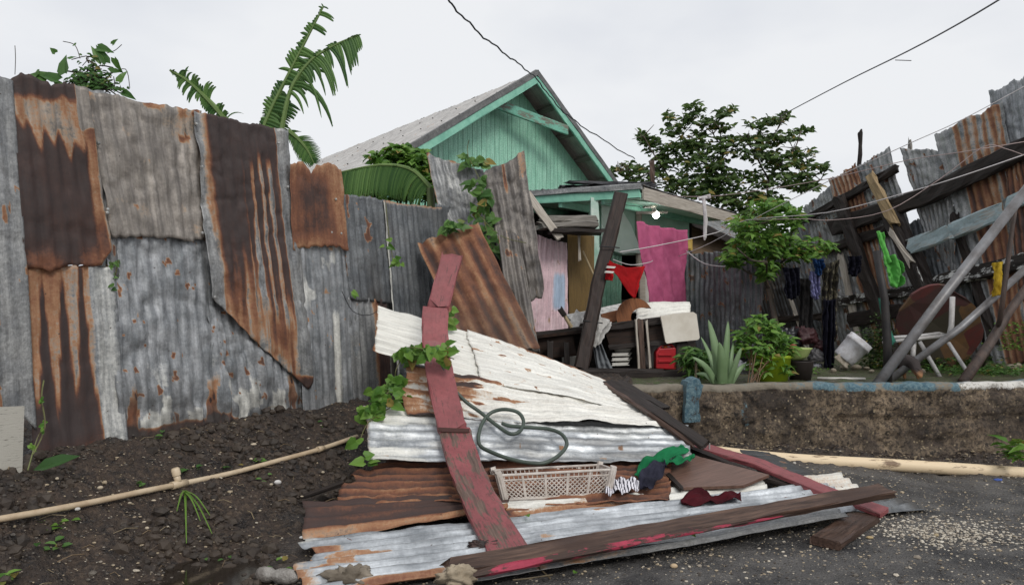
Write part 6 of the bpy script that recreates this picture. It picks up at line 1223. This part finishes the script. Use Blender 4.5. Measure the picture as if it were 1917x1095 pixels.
# banana leaves
def frond(t, rib, Lf, side=(1, 1), grav=1.0, n=46, seed=0, torn=.5, droop=(0, 0, -1), wid=None, bias=(0, 0)):
    """torn banana leaf: midrib plus ribbon-like blades each side"""
    rr = random.Random(seed); P3 = smooth_path(rib, 10); m_ = len(P3); fl = [P3[min(int(k * (m_ - 1) / n), m_ - 1)].lerp(P3[min(int(k * (m_ - 1) / n) + 1, m_ - 1)], (k * (m_ - 1) / n) % 1) for k in range(n + 1)]
    mb = MB(); g = Vector(droop)
    for sgn, L0 in zip((-1, 1), side):
        if L0 <= 0: continue
        run = 0; left = 0; gap = False; lf = 1; pc = (.5, .5, 0)
        for k in range(n):
            t_ = k / n; d = (fl[k + 1] - fl[k]).normalized(); view = Vector((0, -1, 0)); out = d.cross(view).normalized() * sgn
            if left <= 0:
                left = rr.choice([1, 1, 2, 3, 4]) if torn > .2 else rr.choice([3, 5, 8]); run = rr.uniform(-.45, .4) * (torn > .2) ; lf = rr.uniform(.35, 1.15) if torn > .2 else rr.uniform(.92, 1.04); gap = rr.random() < torn * .3; pc = (rr.random() * .6 + .2, rr.random() * .9, 0); ydr = rr.uniform(-.3, .1)
            left -= 1
            if gap: continue
            ln = Lf(t_) * L0 * lf * rr.uniform(.93, 1.05)
            sg_ = (fl[k + 1] - fl[k]).length; S_ = 7; pos = fl[k].lerp(fl[k + 1], .5); dirv = (out * .9 + d * (.5 + run) + Vector((0, ydr, 0))).normalized(); vs = []
            for s_ in range(S_ + 1):
                f = s_ / S_; ww = sg_ * 1.12 * (1 - (.85 if left == 0 or torn < .2 else .55) * f ** 5); vs += [pos - d * ww * .5, pos + view * .35 * sg_, pos + d * ww * .5]
                dirv = (dirv + g * grav * .26).normalized(); pos = pos + dirv * ln / S_
            mb.add(vs, [(3 * s_ + o, 3 * s_ + 1 + o, 3 * s_ + 4 + o, 3 * s_ + 3 + o) for s_ in range(S_) for o in (0, 1)], None, (min(1, max(0, pc[0] + rr.uniform(-.3, .3))), pc[1], 0))
    mb.build('leaf_blade', LEAF_B, t)
    mb = MB(); mb.tube(fl, [.022 * (1 - .8 * k / n) + .003 for k in range(n + 1)], 6); mb.build('midrib', plain('midrib', (.14, .22, .06, 1)), t)
bn = thing('banana_plant', 'tall banana plant with wind torn leaves behind the rusty fence', 'banana plant', at(520, 640, 7.4)); bn.location.z = .4
YB = 7.2
frond(bn, [at(484, 262, YB), at(510, 200, YB), at(545, 130, YB), at(580, 62, YB), at(606, 12, YB)], lambda t: .30 * math.sin(math.pi * (.12 + .78 * t)) ** .7 * (1.15 - .25 * t), (.34, 1.0), .45, 46, 2, .6, droop=(.25, 0, -.9))
frond(bn, [at(524, 262, YB - .1), at(543, 172, YB - .1), at(580, 116, YB - .1), at(625, 86, YB - .1), at(672, 66, YB - .1)], lambda t: .60 * math.sin(math.pi * (.15 + .7 * t)) ** .6 * (1 - .25 * t), (.12, 1.0), 1.5, 46, 21, .9, droop=(.12, 0, -1))
frond(bn, [at(540, 245, YB - .05), at(560, 262, YB - .05), at(576, 282, YB - .05), at(588, 306, YB - .05)], lambda t: .17 * math.sin(math.pi * (.15 + .8 * t)), (1, 1), .3, 24, 4, .1)
frond(bn, [at(500, 270, YB + .1), at(512, 220, YB + .1), at(522, 170, YB + .1)], lambda t: .2 * math.sin(math.pi * (.3 + .6 * t)), (.6, 1), .5, 26, 6, .2)
mb = MB(); mb.tube([Vector((at(520, 0, 7.3).x, 7.3, .4)), at(520, 330, 7.3), at(522, 250, 7.25)], [.10, .08, .05], 12); mb.build('stem', plain('banana_stem', (.12, .17, .06, 1), (.08, .09, .04, 1)), bn, smooth=True)
b2 = thing('banana_leaf', 'small torn banana leaf poking over the fence left of the tall plant', 'banana plant', at(370, 215, 5.8))
frond(b2, [at(424, 226, 5.8), at(392, 190, 5.8), at(352, 152, 5.8), at(318, 132, 5.8)], lambda t: .16 * (1 - .5 * t) * min(1, 4 * (1 - t)) , (1, 1), 1.0, 34, 7, .35, droop=(.1, 0, -1))
mb = MB(); mb.tube([Vector((at(430, 0, 5.8).x, 5.95, .4)), at(424, 226, 5.8)], .04, 8); mb.build('stem', plain('banana_stem', 0), b2)
b3 = thing('arching_leaf', 'whole arching banana leaf with hanging blades above the grey fence', 'banana plant', at(720, 330, 7.2))
frond(b3, [at(806, 352, 7.25), at(770, 318, 7.25), at(715, 309, 7.2), at(640, 322, 7.2)], lambda t: .36 * math.sin(math.pi * (.2 + .62 * t)) ** .6, (1, .12), 1.5, 60, 12, .04, droop=(-.05, 0, -1))
mb = MB(); mb.tube([Vector((at(812, 0, 7.3).x, 7.5, .5)), at(806, 352, 7.25)], .04, 8); mb.build('stem', plain('banana_stem', 0), b3)
# litter of leaves on dirt, road and sheets
def litter(px, py, L, label, mat=LEAF, kind=1, n_=1, z=None, cat='leaf', name='fallen_leaf'):
    mb = MB(); rr = random.Random(px)
    for k in range(n_):
        q = (hit(px + rr.gauss(0, 14) * (n_ > 1), py + rr.gauss(0, 6) * (n_ > 1), .01)) if z is None else at(px, py, z)
        a = rr.uniform(0, 6.28); mb.leaf(q + Vector((0, 0, .012)), Vector((math.cos(a), math.sin(a), rr.uniform(0, .3))), Vector((rr.uniform(-.4, .4), rr.uniform(-.5, 0), 1)), L, L * .65, (rr.random(), rr.random(), 0), .1, kind)
    return mb.build(name, mat, label=label, cat=cat, kind='stuff' if n_ > 1 else None)
for a in [(300, 823, .05, 'leaf sprig on the bank right below the dented fence sheet', 3), (420, 876, .045, 'green leaf cluster beside the thin pipe right of its riser', 4), (475, 866, .05, 'leaf cluster on the thin pipe near its right end', 4), (350, 890, .06, 'leaf cluster behind the capped riser of the thin pipe', 5), (258, 910, .045, 'light green sprig on the bank left of the riser', 3), (105, 990, .05, 'scattered yellow green leaves at lower left on the dirt', 8), (100, 1025, .05, 'flat pale leaves lying in the lower left corner dirt', 7), (500, 905, .04, 'thin dark leaf beside the upright white shard', 3), (412, 1045, .03, 'small pale leaf floating by the puddle', 3), (515, 1055, .05, 'green leaf tuft by the crushed bottle', 4), (25, 1085, .06, 'green tuft cut off at the bottom left corner', 6), (600, 800, .04, 'tiny sprig on the bank near the pile', 3)]:
    litter(a[0], a[1], a[2], a[3], LEAF if a[0] % 2 else LEAF_M, 0, a[4])
litter(1303, 1010, .07, 'light green leaf lying below the long beam', LEAF, 0, z=3.72); litter(984, 968, .06, 'pale green leaf scrap on the silver sheet right of the red board', LEAF, 0, z=4.02)
litter(1012, 1056, .06, 'green leaf stuck on the long beam', LEAF, 0, z=3.36); litter(1074, 1078, .04, 'yellow green leaf on the road below the beam', LEAF, 0)
gr_ = MB(); g0 = hit(345, 925, .03)
for dx, dy in [(-14, 32), (4, 92), (52, 74), (30, 50), (48, 40)]:
    q0 = g0 + Vector((random.uniform(-.01, .01), 0, .02)); e = at(345 + dx, 925 + dy, g0.y - .35); e.z = max(e.z, gzs(e.x, e.y) + .01); P3 = smooth_path([q0, q0.lerp(e, .5) + Vector((0, 0, .03)), e], 4); vs = []
    for i, q in enumerate(P3): w_ = .007 * (1 - i / len(P3)) + .001; vs += [q + Vector((-w_, 0, .002)), q + Vector((w_, 0, .002))]
    gr_.add(vs, [(2 * i, 2 * i + 1, 2 * i + 3, 2 * i + 2) for i in range(len(P3) - 1)], None, (.8, .3, 0))
gr_.build('grass_blades', LEAF, label='long pale grass blades drooping under the riser of the thin pipe', cat='grass')
mb = MB(); q_ = hit(62, 880, .03); mb.leaf(q_, at(134, 852, q_.y - .02) - q_, Vector((0, -.8, .6)), .24, .075, (.1, .2, 0), .12, 0); mb.build('green_leaf', LEAF_B, label='dark green leaf lying against the foot of the striped rusty sheet', cat='leaf')

# ------------------------------------------------------------------ wires
def wire(pts, r, label, mat, name='wire', cat='wire', n=4): mb = MB(); mb.tube(smooth_path([at(*p) for p in pts], n), r, 6); mb.build(name, mat, label=label, cat=cat, smooth=True)
BLK = plain('wire_black', lin(40, 40, 44), rough=.6); WHT = plain('wire_white', lin(206, 200, 200), rough=.6); PNK = plain('wire_pink', lin(176, 156, 152), rough=.6)
mb = MB(); P3 = smooth_path([at(815, -30, 7), at(842, 5, 7.5), at(900, 65, 8.4), at(960, 112, 9.6), at(1004, 148, 11.6), at(1050, 205, 11.9), at(1110, 250, 12.6), at(1188, 298, 15.3)], 12)
mb.tube([q + Vector((.004 * math.sin(i * 1.9), 0, .007 * math.cos(i * 1.9) + .012 * math.sin(i * .7))) for i, q in enumerate(P3)], .010, 6);  mb.build('service_cable', BLK, label='twisted black service cable crossing the sky and touching the roof apex', cat='cable', smooth=True)
wire([(1460, 218, 15.4), (1580, 155, 12), (1700, 96, 9.5), (1800, 42, 8), (1900, -18, 7)], .010, 'single dark cable across the sky at upper right', plain('cable_grey', lin(96, 94, 98)), 'power_cable', 'cable')
wire([(1676, 113, 10), (1706, 114, 10)], .006, 'short loose wire end sticking out of the dark cable', plain('cable_grey', 0))
wire([(1180, 300, 15), (1110, 340, 13), (1300, 365, 9)], .004, 'faint wire under the eaves', BLK) if 0 else None
wire([(1235, 367, 9.4), (1320, 368, 9.2), (1400, 360, 8.8), (1550, 335, 8.2), (1700, 300, 7.6), (1800, 285, 7.2), (1940, 262, 7)], .004, 'upper thin clothes line from the porch corner to the right fence', PNK)
wire([(1270, 480, 9.5), (1330, 455, 9.2), (1420, 405, 8.6), (1560, 335, 7.8), (1700, 270, 7.2), (1800, 225, 6.9), (1940, 150, 6.6)], .004, 'white line climbing steeply over the right fence to the frame edge', WHT)
wire([(1160, 472, 7.5), (1230, 460, 8.4), (1340, 436, 8.8), (1400, 412, 8.8), (1550, 398, 7.6), (1700, 360, 7), (1800, 330, 6.7), (1940, 282, 6.5)], .005, 'thick white clothes line across the yard below the burnt beam', WHT)
wire([(1410, 412, 8.6), (1500, 410, 7.6), (1560, 412, 7.3), (1660, 395, 7), (1760, 335, 6.8), (1840, 276, 6.6), (1880, 278, 6.5), (1940, 300, 6.5)], .0035, 'sagging pink cord looped along the right fence', PNK)
wire([(1285, 470, 9.8), (1320, 494, 9.6), (1370, 500, 9.3)], .006, 'short white cord sagging on the grey fence', WHT)
wire([(1120, 380, 9.2), (1190, 386, 9.2), (1200, 390, 9.25)], .004, 'thin black flex hanging under the porch ceiling', BLK)
wire([(1148, 486, 7.25), (1180, 496, 7.4), (1212, 492, 7.7), (1222, 488, 8.6)], .004, 'line carrying the red briefs', WHT)
mb = MB(); mb.tube(smooth_path([at(1317, 370, 9.15), at(1321, 410, 9.15), at(1319, 450, 9.15)], 5), [.03] + [.022] * 9 + [.008], 8, jit=.25); mb.tube([at(1308, 372, 9.2), at(1330, 368, 9.2)], .025, 8, jit=.3); mb.build('hanging_rag', WHT, label='white rag strip dangling from the upper clothes line near the porch', cat='rag')
wire([(640, 545, 5.75), (660, 582, 5.85), (690, 590, 6.0), (712, 578, 6.1)], .003, 'thin loose wire curled on the fence near the pile', BLK)

blob('dark_scrap', at(905, 1022, 3.62), (.07, .035, .025), plain('dark_scrap', lin(40, 32, 30), lin(70, 50, 44)), 12, .7, 3, label='dark splintered scrap at the foot of the red board', cat='scrap')
mb = MB(); rr = random.Random(3)
for k in range(26):
    px = rr.uniform(640, 1560); py = rr.uniform(0, 1); t = (px - 574) / 966; a_ = at(574 + 966 * t, 1008 - 106 * t, 3.76 + .9 * t); b_ = at(535 + 1105 * t, 1120 - 160 * t, 3.02 + 1.2 * t); q = a_.lerp(b_, rr.uniform(.08, .6)) + Vector((0, 0, .018)); d = Vector((rr.uniform(-1, 1), rr.uniform(-1, 1), 0)) * rr.uniform(.01, .035)
    mb.tube([q, q + d], .0018, 4, p=lin(*rr.choice([(90, 74, 56), (120, 60, 36), (60, 54, 44)]))[:3])
mb.build('splinters', STONE, label='small splinters and chips scattered on the silver front sheet', cat='debris', kind='stuff')
